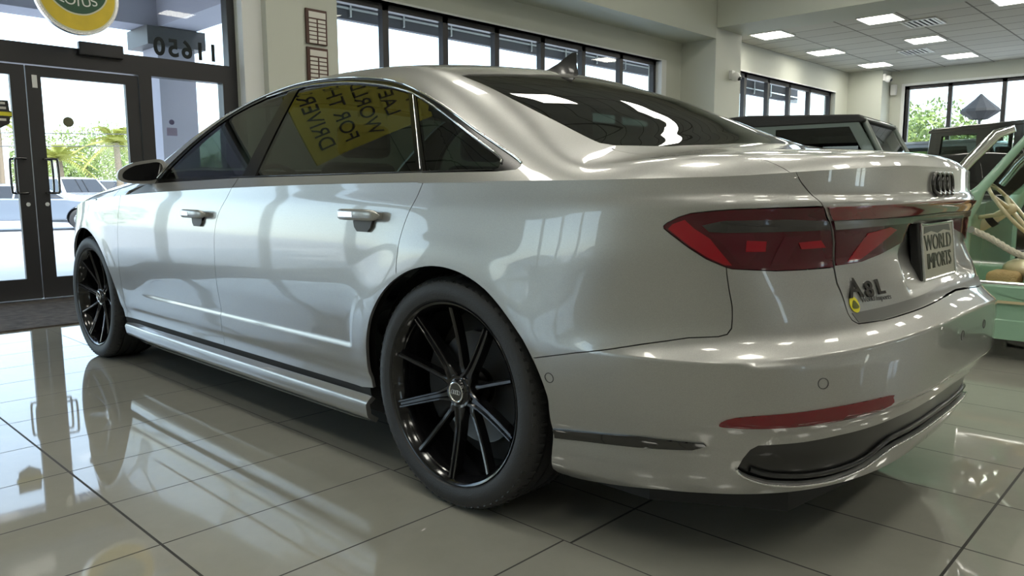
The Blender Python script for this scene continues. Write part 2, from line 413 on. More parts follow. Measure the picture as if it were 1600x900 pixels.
def panel(name,outer,fn,mt,parent,holes=(),step=.022,off=0,th=.012,gap=.0013,mirror=False,extra=()):
    o=inset(resample(outer,step),gap); H=[inset(resample(h,step),-gap) for h in holes]
    loops=[o]+H; V=[];E=[]
    for l in loops:
        k=len(V); n=len(l); V+=[tuple(a) for a in l]; E+=[(k+i,k+(i+1)%n) for i in range(n)]
    lo=o.min(0); hi=o.max(0)
    gx,gy=np.meshgrid(np.arange(lo[0],hi[0],step),np.arange(lo[1],hi[1],step*.8)); G=np.stack([gx.ravel(),gy.ravel()],1)
    k=inside(G,o)
    for h in H: k&=~inside(G,h)
    G=G[k]; B=np.concatenate([resample(l,step*.5) for l in loops])
    keep=[]
    for i in range(0,len(G),400):
        g=G[i:i+400]; d=((g[:,None]-B[None])**2).sum(-1).min(1); keep.append(d>(step*.42)**2)
    if len(G): G=G[np.concatenate(keep)]
    if len(extra):
        X_=np.concatenate([resample(l,.008,False) for l in extra]); kk=inside(X_,o)
        for h in H: kk&=~inside(X_,h)
        X_=X_[kk]; X_=X_[np.array([((g-B)**2).sum(-1).min()>.003**2 for g in X_],bool)] if len(X_) else X_
        if len(X_): G=G[np.array([((g-X_)**2).sum(-1).min()>(step*.5)**2 for g in G],bool)]; G=np.concatenate([G,X_])
    V+=[tuple(a) for a in G]
    vo,eo,fo,*_=delaunay_2d_cdt([Vector((float(a),float(b))) for a,b in V],E,[],0,1e-7)
    uv=np.array([tuple(a) for a in vo]); F=np.array([f for f in fo if len(f)==3])
    cen=uv[F].mean(1); k=inside(cen,o)
    for h in H: k&=~inside(cen,h)
    F=F[k]
    P=fn(uv[:,0],uv[:,1]); N=fnormal(fn,uv[:,0],uv[:,1])
    P=P+N*off
    # orient
    fnv=np.cross(P[F[:,1]]-P[F[:,0]],P[F[:,2]]-P[F[:,0]]); sg=(fnv*N[F].mean(1)).sum(-1)<0
    F[sg]=F[sg][:,::-1]
    from collections import Counter
    cnt={}
    for f in F:
        for a,b in ((f[0],f[1]),(f[1],f[2]),(f[2],f[0])):
            cnt[(min(a,b),max(a,b))]=cnt.get((min(a,b),max(a,b)),[])+[(a,b)]
    bd=[v[0] for v in cnt.values() if len(v)==1]
    verts=[tuple(a) for a in P]; faces=[tuple(int(i) for i in f) for f in F]; nl=[tuple(N[i]) for f in F for i in f]
    if th>0:
        top_={};bot={}
        for a,b in bd:
            for q in (a,b):
                if q not in top_:
                    top_[q]=len(verts); verts.append(tuple(P[q])); bot[q]=len(verts); verts.append(tuple(P[q]-N[q]*th))
            A,B_=P[a],P[b]; fnn=np.cross(B_-A,N[a]); fnn=fnn/(np.linalg.norm(fnn)+1e-12)
            faces.append((top_[b],top_[a],bot[a],bot[b])); nl+= [tuple(fnn)]*4
    res=[]
    for m in ((False,True) if mirror else (False,)):
        vv=verts; ff=faces; nn=nl
        if m:
            vv=[(-a,b,c) for a,b,c in verts]; ff=[tuple(reversed(f)) for f in faces]
            nn=[];i=0
            for f in faces:
                q=nl[i:i+len(f)]; i+=len(f); nn+=[(-a,b,c) for a,b,c in reversed(q)]
        me=bpy.data.meshes.new(name); me.from_pydata(vv,[],ff); me.materials.append(mt)
        me.polygons.foreach_set('use_smooth',[True]*len(me.polygons))
        me.normals_split_custom_set(nn)
        ob=bpy.data.objects.new(name,me); link(ob,parent if not callable(parent) else parent(m)); res.append(ob)
    return res if mirror else res[0]
def spath(fn,pts,off=0):
    a=np.array(pts,float); P=fn(a[:,0],a[:,1])+fnormal(fn,a[:,0],a[:,1])*off; return [tuple(q) for q in P]
def topf(x,y): return np.stack([x,y,top(x,y)],-1)
def yz2xy(pts,step=.02,closed=True):
    q=resample(pts,step,closed); x=side_x(q[:,0],q[:,1]); return np.stack([x,q[:,0]],1)
def mir(pts): return [(-a,b) for a,b in pts]
def mirs(pts): return [(2*SR-a,b) for a,b in reversed(list(pts))]   # mirror a path of (s,z) about the tail centre
# ================================================================== ROOM
YW=6.0; XE=19.0; XW=-7.5; YS=-9.0; ZH=5.2; ZC2=3.95
def B(name,x0,x1,y0,y1,z0,z1,m,parent=None,bevel=0): return MB().box(min(x0,x1),max(x0,x1),min(y0,y1),max(y0,y1),min(z0,z1),max(z0,z1)).build(name,m,parent,bevel=bevel)
fo=struct(B('floor',XW,XE,YS,YW,-.08,0,M['floor']))
def wall_with_holes(name,axis,pos,th,u0,u1,z0,z1,holes,m):
    """holes (u0,u1,z0,z1) sorted in u, not overlapping"""
    b=MB()
    def add(a0,a1,c0,c1):
        if a1-a0<1e-4 or c1-c0<1e-4: return
        if axis=='y': b.box(a0,a1,pos,pos+th,c0,c1)
        else: b.box(pos,pos+th,a0,a1,c0,c1)
    u=u0
    for h in sorted(holes):
        add(u,h[0],z0,z1); add(h[0],h[1],z0,h[2]); add(h[0],h[1],h[3],z1); u=h[1]
    add(u,u1,z0,z1); return struct(b.build(name,m,fix=False))
ENT=(-5.9,1.50,0,3.35); CW=(2.72,9.50,2.0,3.24); FW=(11.6,17.55,2.0,3.38)
wall_with_holes('wall_north','y',YW,.28,XW-.3,XE+.3,0,ZH,[ENT,CW,FW],M['wall'])
wall_with_holes('wall_east','x',XE,.28,YS,YW,0,ZH,[(-3.6,4.80,.9,3.56)],M['wall'])
wall_with_holes('wall_west','x',XW-.28,.28,YS,YW,0,ZH,[(1.2,5.4,.25,2.25)],M['wall'])
wall_with_holes('wall_south','y',YS-.28,.28,XW-.3,XE+.3,0,ZH,[(-3.4,-2.9,0.6,2.4),(2.0,2.45,.6,2.4),(5.0,6.4,.9,2.4)],M['wall_south'])
def win(name,axis,pos,u0,u1,z0,z1,us,zs,fr=.05,dep=.09,gy=None):
    b=MB(); d0,d1=pos,pos+dep
    def add(a0,a1,c0,c1):
        if axis=='y': b.box(a0,a1,d0,d1,c0,c1)
        else: b.box(d0,d1,a0,a1,c0,c1)
    add(u0,u0+fr,z0,z1); add(u1-fr,u1,z0,z1); add(u0,u1,z0,z0+fr); add(u0,u1,z1-fr,z1)
    for u in us: add(u-fr*.6,u+fr*.6,z0,z1)
    for z in zs: add(u0,u1,z-fr*.6,z+fr*.6)
    f=struct(b.build(name,M['frame'],fix=False)); g=pos+dep*.5
    gb=MB(); 
    if axis=='y': gb.box(u0+.01,u1-.01,g-.003,g+.003,z0+.01,z1-.01)
    else: gb.box(g-.003,g+.003,u0+.01,u1-.01,z0+.01,z1-.01)
    gb.build('window_pane',M['winglass'],f); return f
win('window_1','y',YW+.12,CW[0],CW[1],CW[2],CW[3],[3.50,4.48,5.45,6.43,7.42,8.45],[],.075)
win('window_2','y',YW+.12,FW[0],FW[1],FW[2],FW[3],[11.75,12.92,14.02,15.12,16.25],[],.085)
win('window_3','x',XE+.10,-3.6,4.80,.9,3.56,[3.78,2.62,1.4,.2,-1.0,-2.3],[],.08)
win('window_4','x',XW-.18,1.2,5.4,.25,2.25,[2.25,3.3,4.35],[],.09)
win('window_5','y',YS-.18,-3.4,-2.9,.6,2.4,[],[],.08)
win('window_6','y',YS-.18,2.0,2.45,.6,2.4,[],[],.08)
win('window_7','y',YS-.18,5.0,6.4,.9,2.4,[5.7],[],.08)
# entrance: sidelights, transom, doors
hz0,hz1=2.08,2.26
e=MB(); y0,y1=YW+.06,YW+.18
e.box(ENT[0],ENT[1],y0,y1,hz0,hz1); e.box(ENT[0],ENT[1],y0,y1,ENT[3]-.06,ENT[3])
for a,b_ in ((.50,.62),(1.34,1.50),(-1.52,-1.40),(-2.62,-2.54),(-3.74,-3.66),(-4.86,-4.78),(-5.9,-5.82)): e.box(a,b_,y0,y1,0,hz0)
for a,b_ in ((1.42,1.50),(-5.9,-5.82),(-3.2,-3.12)): e.box(a,b_,y0,y1,hz1,ENT[3]-.06)
e.box(.62,1.34,y0,y1,0,.10); e.box(-5.82,-1.52,y0,y1,0,.10)
ef=struct(e.build('window_8',M['frame'],fix=False))
MB().box(ENT[0]+.02,ENT[1]-.02,YW+.115,YW+.121,hz1,ENT[3]-.06).build('transom_glass',M['winglass'],ef)
MB().box(.62,1.34,YW+.115,YW+.121,.10,hz0).build('sidelight_glass',M['winglass'],ef)
MB().box(-5.82,-1.52,YW+.115,YW+.121,.10,hz0).build('sidelight_glass',M['winglass'],ef)
for k,ch in enumerate('11650'): text('house_numeral',ch,M['black_matte'],.235,frame((1.285-.136*k,YW+.128,2.375),(-1,0,0),(0,0,1)),ef,.002,.95,bold=.007)
def glassdoor(name,x0,x1,hx):
    d=MB(); y0,y1=YW+.075,YW+.125
    st=.115
    d.box(x0,x0+st,y0,y1,.015,hz0-.012); d.box(x1-st,x1,y0,y1,.015,hz0-.012); d.box(x0+st,x1-st,y0,y1,.015,.20); d.box(x0+st,x1-st,y0,y1,hz0-.10,hz0-.012)
    o=struct(d.build(name,M['frame'],fix=False))
    MB().box(x0+st,x1-st,YW+.097,YW+.103,.20,hz0-.10).build('door_glass',M['winglass'],o)
    for yy,s in ((YW+.072,-1),(YW+.128,1)):
        z0,z1=.96,1.26
        dx=-.085 if hx<-.44 else .095; yh=yy+s*.055
        hb=MB().tube(curve([(hx,yh,z0),(hx+dx*.8,yh,z0),(hx+dx,yh,z0+.03),(hx+dx,yh,z1-.03),(hx+dx*.8,yh,z1),(hx,yh,z1)],5),.010,10)
        for zz in (z0,z1): hb.tube([(hx,yy-s*.002,zz),(hx,yh,zz)],.010,10)
        hb.build('pull_handle',M['black_gloss'],o,smooth=60)
    MB().lathe([(0,0),(-.012,.0),(-.012,.018),(0,.02)],20,'y',(hx+.0,YW+.074,.86)).build('lock_cylinder',M['satin'],o,smooth=40)
    return o
d1=glassdoor('door_1',-1.395,-.452,-.51); d2=glassdoor('door_2',-.444,.495,-.36)
# hinge pull offset towards the glass: brackets
B('brand_tab',-.40,-.36,YW+.070,YW+.075,1.88,1.99,M['white'],d2)
B('door_closer',-.02,.36,YW+.0,YW+.06,2.20,2.32,M['frame'],ef,bevel=.01)
B('threshold',ENT[0],ENT[1],YW-.02,YW+.2,0,.012,M['satin'],ef)
# reveals
for nm,x0,x1,z0,z1 in (('trim_1',1.50,1.60,0,3.35),('trim_2',9.50,9.56,2.0,3.24)): pass
struct(B('column_1',1.505,1.72,5.90,YW+.02,0,ZH,M['wall_white']))
struct(B('column_2',1.72,2.15,5.80,YW+.02,0,ZH,M['wall']))
st=B('wall_pier',10.15,11.1,5.3,YW+.0,0,ZH,M['wall']); struct(st)
st=B('wall_corner_pier',18.35,XE,5.15,YW,0,ZC2,M['wall']); struct(st)
struct(B('beam_1',2.15,10.15,5.30,YW,3.62,ZH,M['beam']))
struct(B('beam_2',10.15,11.1,YS,5.29,3.80,ZH,M['beam']))
struct(B('trim_3',FW[0],FW[1],YW-.01,YW+.12,FW[3],FW[3]+.03,M['wall_white']))
struct(B('trim_4',CW[0],CW[1],YW-.006,YW+.12,CW[3],CW[3]+.025,M['wall_white']))
struct(B('trim_5',CW[1]-.002,CW[1]+.15,YW-.006,YW+.12,CW[2],CW[3]+.025,M['wall_white']))
struct(B('trim_6',XE-.01,XE+.10,-3.6,4.88,3.56,3.62,M['wall_white']))
struct(B('trim_7',XE-.01,XE+.10,4.80,4.88,.9,3.56,M['wall_white']))
struct(B('ceiling_low',11.1,XE,YS,YW,ZC2,ZC2+.06,M['ceil']))
struct(B('ceiling',XW-.3,11.1,YS,YW+.28,ZH,ZH+.1,M['ceil']))
struct(B('roof_slab',XW-.3,XE+.3,YS-.3,YW+.3,ZH+.12,ZH+.3,M['concrete']))
# ceiling lights
def troffer():
    t=thing('ceiling_light','x','ceiling light')
    f=MB(); a,b_=.35,.32
    f.box(-a,a,-b_,-b_+.025,-.012,.02); f.box(-a,a,b_-.025,b_,-.012,.02); f.box(-a,-a+.025,-b_+.025,b_-.025,-.012,.02); f.box(a-.025,a,-b_+.025,b_-.025,-.012,.02)
    f.build('frame',M['white'],t); MB().box(-a+.025,a-.025,-b_+.025,b_-.025,-.006,.0).build('diffuser',M['light'],t); return t
t0=troffer(); first=True
low=[(x,y) for x in (12.15,14.8,17.4) for y in (5.3,3.2,1.15,-.9,-3.0,-5.1,-7.2)]
low=[(x,y-(.28 if y==5.3 and x>17 else .1 if y==5.3 else 0)) for x,y in low]
NM={12.15:'first',14.8:'second',17.4:'third'}
high=[(x,y) for x in (-4.3,-1.8,.7,3.2,5.7,8.2) for y in (2.65,.1,-2.45,-5.0)]
def dist_word(i): return ['first','second','third','fourth','fifth','sixth','seventh'][i]
for i,(x,y) in enumerate(low):
    o=t0 if first else copy_tree(t0); first=False
    o.location=(x,y,ZC2-.009)
    o['label']='low ceiling light, %s from the north windows in the %s line past the beam'%(dist_word(i%7),NM[x]); o['category']='ceiling light'; o['group']='ceiling lights in the low tiled ceiling'
for i,(x,y) in enumerate(high):
    o=copy_tree(t0); o.location=(x,y,ZH-.009); o.scale=(1.1,1.0,1)
    o['label']='high ceiling light, %s from the doors in the %s line from the west wall'%(dist_word(i%4),dist_word(i//4)); o['category']='ceiling light'; o['group']='ceiling lights in the high ceiling'
# vents, cameras, detector
def vent(x,y,label):
    t=thing('ceiling_vent',label,'air vent',(x,y,ZC2-.002)); f=MB()
    f.box(-.34,.34,-.3,-.26,-.02,0); f.box(-.34,.34,.26,.3,-.02,0); f.box(-.34,-.30,-.26,.26,-.02,0); f.box(.30,.34,-.26,.26,-.02,0); f.build('frame',M['white'],t)
    MB().box(-.3,.3,-.26,.26,-.004,0).build('duct',M['black_matte'],t)
    s=MB()
    for k in range(6): s.box(-.3,.3,-.24+.085*k,-.20+.085*k,-.018,-.012)
    s.build('louvres',M['white'],t)
vent(16.1,3.75,'white square air vent between the ceiling lights of the second line'); vent(13.0,2.75,'slim air vent beside the nearest ceiling light')
for nm,loc,lab,wl in (('security_camera',(10.72,5.24,3.02),'white dome security camera on the pier beside the window row',1),('security_camera',(18.3,5.05,3.72),'small white security camera on the far corner pier',0)):
    t=thing(nm,lab,'security camera',loc)
    MB().box(-.06,.06,.0,.06,-.06,.10).build('bracket',M['white'],t,bevel=.01)
    MB().ellipsoid((0,-.05,-.02),(.09,.09,.085)).build('dome',M['white'],t,smooth=60); MB().ellipsoid((0,-.11,-.05),(.045,.045,.045)).build('lens',M['black_gloss'],t,smooth=60)
o=B('wall_sensor',18.86,18.98,4.98,5.12,3.35,3.62,M['white'],bevel=.02); tag(o,'small white box on the wall left of the east windows','sensor')
# plaques
for i,(z0,z1,lab) in enumerate(((2.70,3.0-.06,'dark wood award plaque with engraved tags, upper of the two by the windows'),(2.20,2.58,'dark wood award plaque with engraved tags, lower one just above the sedan roof'))):
    t=thing('award_plaque',lab,'plaque',(2.43,YW-.03,(z0+z1)/2),group=None); h=(z1-z0)*.62 if i==0 else .235
    h=.19; MB().box(-.135,.135,0,.028,-h,h).build('board',M['wood'],t,bevel=.006)
    MB().box(-.10,.115,-.004,0,h-.095,h-.03).build('title_plate',M['brass_tag'],t)
    for c_ in range(2):
        for r_ in range(6): MB().box(-.10+c_*.115,-.005+c_*.115,-.004,0,h-.145-.045*r_,h-.113-.045*r_).build('name_tag',M['brass_tag'],t)
    t.location=(2.43,YW-.03,2.79 if i==0 else 2.375)
# entrance mat
o=B('entrance_mat',-5.4,1.9,4.46,5.97,0,.012,M['mat']); tag(o,'brown speckled entrance mat in front of the glass doors','mat')
# hanging round sign
sg=thing('round_sign','round yellow and green badge sign hung above the entrance doors','sign',(-.10,5.70,2.655))
def disc(r,y0,y1,m,name,sx=1): 
    return MB().prism([(r*sx*math.cos(t),r*math.sin(t)) for t in np.linspace(0,2*PI,64,endpoint=False)],y0,y1,'y').build(name,m,sg,smooth=30)
disc(.335,.0,.05,M['satin'],'rim'); disc(.300,-.006,0,M['wood'] if False else mat('sign_yellow',(.75,.55,.03),.4,noise=(5,.1)),'yellow_face'); 
disc(.312,-.004,.0,mat('sign_cream',(.75,.74,.55),.4),'cream_ring')
gr=[]
for t in np.linspace(0,1,14): gr.append((-.20+.40*t,.02+ .10-.0-abs(0)))
tri=curve([(-.215,.02),(-.215,-.03),(-.16,-.10),(-.06,-.155),(.06,-.155),(.16,-.10),(.215,-.03),(.215,.02),(.14,.10),(.06,.22),(0,.26),(-.06,.22),(-.14,.10)],4,True)
MB().prism(tri,-.012,-.006,'y').build('green_shield',mat('sign_green',(.02,.085,.04),.4),sg)
MB().prism([(a*1.06,(b-.04)*1.06+.04) for a,b in tri],-.0085,-.004,'y').build('shield_outline',mat('sign_cream2',(.75,.74,.55),.4),sg)
lw=mat('sign_lettering',(.80,.82,.78),.4)
for k,ch in enumerate('LOTUS'):
    a=(k-2)*.19; x=.27*math.sin(a)*1.25; z=-.045-.0+.20*(1-math.cos(a))*1.3-.02
    text('letter',ch,lw,.115,frame((x,-.013,z),(math.cos(a*.9),0,math.sin(a*.9)),(-math.sin(a*.9),0,math.cos(a*.9))),sg,.001,1.0)
MB().tube([(.085*math.cos(t),-.014,.10+.06*math.sin(t)) for t in np.linspace(0,2*PI,24,endpoint=False)],.008,6,closed=True).build('ring_mark',lw,sg)
for x in (-.2,.2): MB().tube([(x,.03,.27),(x,.25,.9)],.004,6).build('hanging_wire',M['grey_dark'],sg)
# yellow banner seen mirrored in the side glass
by=thing('hanging_banner','yellow banner with black lettering hung high near the entrance, reflected in side windows','banner',(-1.18,3.9,3.56))
MB().box(-.50,.50,0,.02,-.72,.72).build('cloth',mat('banner_yellow',(.40,.37,.03),.6),by)
for i,tx in enumerate(("FOR","LAEVA","WORLD'S","FOR THE","DRIVERS")):
    text('banner_lettering',tx,M['black_matte'],.24,frame((0,-.004,.54-.27*i),(1,0,0),(0,0,1)),by,.002,.85)
for x in (-.4,.4): MB().tube([(x,.01,.72),(x,.01,1.63)],.006,6).build('hanger',M['grey_dark'],by)
# stickers on the glass doors
t=thing('shield_sticker','black and gold shield-shaped decal on the left door glass','sticker',(-.675,YW+.093,1.635))
sh=[(-.095,.12),(.085,.12),(.09,.035),(.103,.03),(.103,-.02),(.09,-.025),(.085,-.075),(.0,-.125),(-.085,-.085),(-.09,-.025),(-.105,-.02),(-.105,.03),(-.092,.035)]
MB().prism(sh,-.003,.003,'y').build('backing',M['black_gloss'],t); MB().box(-.108,.106,-.005,-.003,-.012,.022).build('gold_band',M['yellow'],t)
for zz_,ww in ((.095,.06),(.055,.065),(-.045,.06)): MB().box(-ww,ww,-.0045,-.003,zz_-.010,zz_+.010).build('lettering_bar',M['brass_tag'],t)
o=MB().prism([(.045*math.cos(a),.045*math.sin(a)) for a in np.linspace(0,2*PI,24,endpoint=False)],0,.004,'y').build('round_sticker',mat('olive_sticker',(.13,.13,.07),.5)); o.location=(-.13,YW+.090,1.60); tag(o,'small round olive sticker on the right entrance door glass','sticker')
o=MB().prism([(.026*math.cos(a),.026*math.sin(a)) for a in np.linspace(0,2*PI,24,endpoint=False)],0,.004,'y').build('round_sticker',M['stucco'] if False else mat('violet_sticker',(.10,.10,.2),.5)); o.location=(.81,YW+.108,1.655); tag(o,'tiny dark round sticker on the sidelight by the door','sticker')
o=B('notice_sticker',.755,.86,YW+.108,YW+.112,1.52,1.60,mat('notice_violet',(.25,.25,.40),.5)); tag(o,'small violet notice label on the sidelight by the door','sticker')
# ================================================================== OUTSIDE
struct(B('pavement',-60,90,YW+.285,13.5,-.14,-.06,M['concrete']))
struct(B('ground',-120,160,-60,140,-.32,-.22,M['asphalt']))
pc_=B('portico_column',1.88,2.38,9.0,9.5,-.06,3.15,M['stucco']); tag(pc_,'lavender-grey stucco portico column outside the sidelight','column')
cp=B('column_cap',1.72,2.50,8.9,9.6,2.90,3.14,M['grey_dark'],pc_); cp.name='capital'
o=B('portico_fascia',-9,2.4,9.0,9.5,3.15,4.4,M['stucco']); tag(o,'lavender-grey portico beam above the entrance','beam')
o=B('portico_side_beam',1.9,2.4,YW+.29,9.0,3.15,4.4,M['stucco']); tag(o,'portico side beam running back to the building','beam')
o=B('portico_roof',-9,2.4,YW+.29,9.5,4.4,4.55,M['stucco']); tag(o,'flat roof slab of the entrance portico','roof')
aw=thing('window_awning','x','awning',(0,0,0)); aw['label']='dark slatted overhang outside the high window row'; 
MB().box(2.45,18.5,7.4,7.5,3.30,3.95,).build('valance',mat('awning_slate',(.16,.155,.17),.8),aw); MB().box(2.45,18.5,YW+.29,7.4,3.95,4.0).build('deck',M['stucco'],aw)
b=MB()
for k in range(17): b.box(2.9+k*.92,2.93+k*.92,7.33,7.40,3.32,3.93)
b.box(2.45,18.5,7.35,7.40,3.42,3.45); b.build('battens',M['satin'],aw)
def tree(x,y,h,r,lab,seed,name='broadleaf_tree',z0=-.22):
    rnd=random.Random(seed); t=thing(name,lab,'tree',(x,y,z0))
    MB().tube([(0,0,0),(.1,0,h*.3),(-.05,.1,h*.6)],[.22,.16,.09],8).build('trunk',M['bark'],t,smooth=50)
    b=MB(); n=4600
    cl=[(rnd.uniform(-r,r)*.75,rnd.uniform(-r,r)*.75,h*rnd.uniform(.25,.85),r*rnd.uniform(.35,.6)) for _ in range(11)]
    for k in range(n):
        cx,cy,cz,cr=cl[k%11]; d=Vector((rnd.gauss(0,1),rnd.gauss(0,1),rnd.gauss(0,1))).normalized()*cr*rnd.uniform(.7,1.05)
        p=Vector((cx,cy,max(.2,cz)))+d; s=rnd.uniform(.07,.14); u=Vector((rnd.gauss(0,1),rnd.gauss(0,1),rnd.gauss(0,1))).normalized()*s; v=u.orthogonal().normalized()*s*.6
        b.add([p-u,p+v,p+u,p-v],[(0,1,2,3)])
    b.build('crown',M['leaf'],t,fix=False)
def palm(x,y,h,r,lab,seed):
    rnd=random.Random(seed); t=thing('palm_tree',lab,'palm',(x,y,-.22)); MB().tube([(0,0,0),(.08,0,h*.5),(0,0,h)],[.2,.15,.13],8).build('trunk',M['bark'],t,smooth=50)
    b=MB()
    for k in range(26):
        a=2*PI*k/26*3.1; el=rnd.uniform(-.3,1.2); L=r*rnd.uniform(.8,1.1); d=Vector((math.cos(a)*math.cos(el),math.sin(a)*math.cos(el),math.sin(el)))
        P=[Vector((0,0,h))+d*L*s+Vector((0,0,-.55*L*s*s)) for s in np.linspace(0,1,7)]
        sd=d.cross(Vector((0,0,1))).normalized()
        for i in range(6):
            for q in (-1,1):
                for j in range(3):
                    p=P[i].lerp(P[i+1],j/3); tip=p+sd*q*L*.22+d*.15*L-Vector((0,0,.12*L)); wv=d*.05*L
                    b.add([p,p+wv,tip],[(0,1,2)])
    b.build('fronds',M['palm'],t,fix=False)
D=lambda px,d:(CP[0]+d*(math.sin(YAW)+(px-800)/FOC*math.cos(YAW)),CP[1]+d*(math.cos(YAW)-(px-800)/FOC*math.sin(YAW)))
for i,(px,d,h,r) in enumerate(((-190,40,4.6,3.0),(-20,49,5.0,3.2),(70,62,5.0,3.2),(145,46,4.8,2.8),(228,56,5.6,3.2),(330,48,3.6,2.6),(1292,70,5.4,3.6),(1438,30,4.6,1.9),(1483,40,3.9,2.0),(1530,55,4.4,3.0),(1640,44,4.2,2.6),(-420,44,6,3.2),(-760,40,6,3.2),(-1350,34,6,3.2))):
    x,y=D(px,d); tree(x,y,h,r,['leafy green tree beyond the parked cars at far left of frame','sunlit tree behind the silver parked sedan','low green tree behind the white van','broad green tree behind the door right of the white van','tall green tree behind the right entrance door edge','hedge-like tree behind the portico column','far tree glimpsed in the last north window','yellow-green tree in the first east window pane','bushy yellow-green tree beside the east window mullion','pale tree behind the dark umbrella outside east','tree at the right edge of the east window','tree west of the car park','second tree west of the car park','third tree west of the car park'][i],10+i)
for i,(px,d,h,r,l) in enumerate(((102,35,2.7,1.5,'yellowish palm tree behind the right door glass'),(192,34,3.3,1.6,'thin palm tree beside the right door stile'),(12,42,5.0,1.6,'tall palm tree seen through the left door'))):
    x,y=D(px,d); palm(x,y,h,r,l,50+i)
for px,d,h,l in ((22,37,3.6,'white utility post behind the left door'),(98,36.5,2.6,'short white post above the parked van')):
    x,y=D(px,d); o=MB().tube([(0,0,0),(0,0,h)],.13,10).build('utility_pole',M['white'],smooth=50); o.location=(x,y,-.22); tag(o,l,'pole')
for i,(za,zb_,l) in enumerate(((3.35,3.15,'upper overhead wire crossing in front of the trees'),(2.75,2.72,'lower overhead wire crossing in front of the trees'))):
    a_=D(-250,30.5); b_=D(330,30.5); o=MB().tube([(a_[0],a_[1],za),(b_[0],b_[1],zb_)],.018,6).build('overhead_wire',M['grey_dark'],smooth=60); tag(o,l,'wire','overhead wires outside')
# generic vehicles ----------------------------------------------------
def lowcar(name,lab,cat,x,y,rz,L,W,H,prof,glassz,paint,z=-.22,wr=.33,wx=(.8,-.8),roofin=.16,wmat=None):
    """car pointing +x; prof: list of (x, z_lower_top) belt profile & cabin polygon"""
    t=thing(name,lab,cat,(x,y,z),rz)
    belt,cab=prof
    # body: side profile prism with wheel cut-outs
    bot=[]
    for c in sorted(wx):
        bot+=[(c+wr*1.2*math.cos(a),wr+wr*1.2*math.sin(a)) for a in np.linspace(PI,0,12)]
    poly=[(-L/2+.03,.22)]+[(a,max(b,.2)) for a,b in bot]+[(L/2-.03,.22)]+belt
    b=MB().prism([(a,c) for a,c in poly],-W/2,W/2,'y'); b.build('body',paint,t,bevel=.04)
    x0,x1=cab[0][0],cab[-1][0]
    def sec(sc_,yy,out=0): return [(a*1.0,yy,b_) for a,b_ in cab]
    zb=cab[0][1]; zt=max(q[1] for q in cab)
    V=[];n=len(cab)
    for sg in (-1,1):
        for a,b_ in cab: V.append((a,sg*(W/2-.03-roofin*((b_-zb)/(zt-zb))),b_))
    F=[tuple(range(n)),tuple(range(2*n-1,n-1,-1))]+[(i,i+1,n+i+1,n+i) for i in range(n-1)]
    g=MB().add(V,F); g.build('cabin',paint,t,bevel=.02)
    mx=sum(q[0] for q in cab)/n
    # side glass panes
    top_=[q for q in cab if q[1]>zt-.12]; xa,xb=min(q[0] for q in top_),max(q[0] for q in top_)
    fa,fb_=cab[0][0],cab[-1][0]
    z0,z1=zb+.03,zt-.09
    def xat(z,back): 
        e=(xa,fa) if back else (xb,fb_)
        if cab[0][0]>cab[-1][0]: e=(xb,fa) if not back else (xa,fb_)
        k=(z-zb)/(zt-.05-zb); return e[1]+(e[0]-e[1])*k
    lo,hi=min(fa,fb_),max(fa,fb_)
    for sg in (-1,1):
        def yq(z): return sg*(W/2-.028-roofin*((z-zb)/(zt-zb))+.004)
        spl=np.linspace(0,1,3 if L<4.9 else 4)
        for i in range(len(spl)-1):
            P=[]
            for z,u in ((z0,spl[i]),(z0,spl[i+1]),(z1,spl[i+1]),(z1,spl[i])):
                l_=lo+(xa-lo)*(z-zb)/(zt-.05-zb)+.07; h_=hi+(xb-hi)*(z-zb)/(zt-.05-zb)-.07
                xx=l_+(h_-l_)*u+(.025 if u==spl[i] else -.025); P.append((xx,yq(z),z))
            MB().add(P+[(a,b_-sg*.01,c) for a,b_,c in P],[(0,1,2,3),(7,6,5,4),(0,1,5,4),(1,2,6,5),(2,3,7,6),(3,0,4,7)]).build('side_window',M['black_gloss'],t)
    for (e0,e1,nm) in ((hi,xb,'windscreen'),(lo,xa,'rear_window')):
        k=1 if nm=='windscreen' else -1; P=[]
        for z,sg in ((z0,-1),(z0,1),(z1,1),(z1,-1)):
            u=(z-zb)/(zt-.05-zb); P.append((e0+(e1-e0)*u+k*.008,sg*(W/2-.12-roofin*((z-zb)/(zt-zb))),z))
        MB().add(P+[(a-k*.01,b_,c) for a,b_,c in P],[(0,1,2,3),(7,6,5,4),(0,1,5,4),(1,2,6,5),(2,3,7,6),(3,0,4,7)]).build(nm,M['black_gloss'],t)
    for c in wx:
        for sg in (-1,1):
            wh=bpy.data.objects.new('wheel',None); link(wh,t); wh.location=(c,sg*(W/2-.10),wr)
            MB().lathe([(-.10,wr*.62),(-.105,wr*.8),(-.08,wr*.98),(0,wr),(.08,wr*.98),(.105,wr*.8),(.10,wr*.62),(-.10,wr*.62)],36,'y').build('tyre',M['rubber'],wh,smooth=40)
            rr_=MB().lathe([(sg*.06,.0),(sg*.07,.06),(sg*.04,.08),(sg*.02,wr*.5),(sg*.09,wr*.62),(sg*.08,wr*.66)],30,'y'); 
            for k in range(5):
                a=2*PI*k/5; rr_.tube([(.03*math.cos(a),sg*.06,.03*math.sin(a)),(wr*.6*math.cos(a),sg*.085,wr*.6*math.sin(a))],.022,6)
            rr_.build('rim',wmat or M['satin'],wh,smooth=40)
    for sg in (-1,1):
        MB().box(L/2-.10,L/2-.0,sg*(W/2-.12)-.14,sg*(W/2-.12)+.10 if sg<0 else sg*(W/2-.12)+.10,.62,.76).build('headlamp',M['chrome'],t,bevel=.02)
        MB().box(-L/2-.0,-L/2+.08,sg*(W/2-.14)-.10,sg*(W/2-.14)+.10,.70,.85).build('tail_lamp',M['red'],t,bevel=.02)
    return t
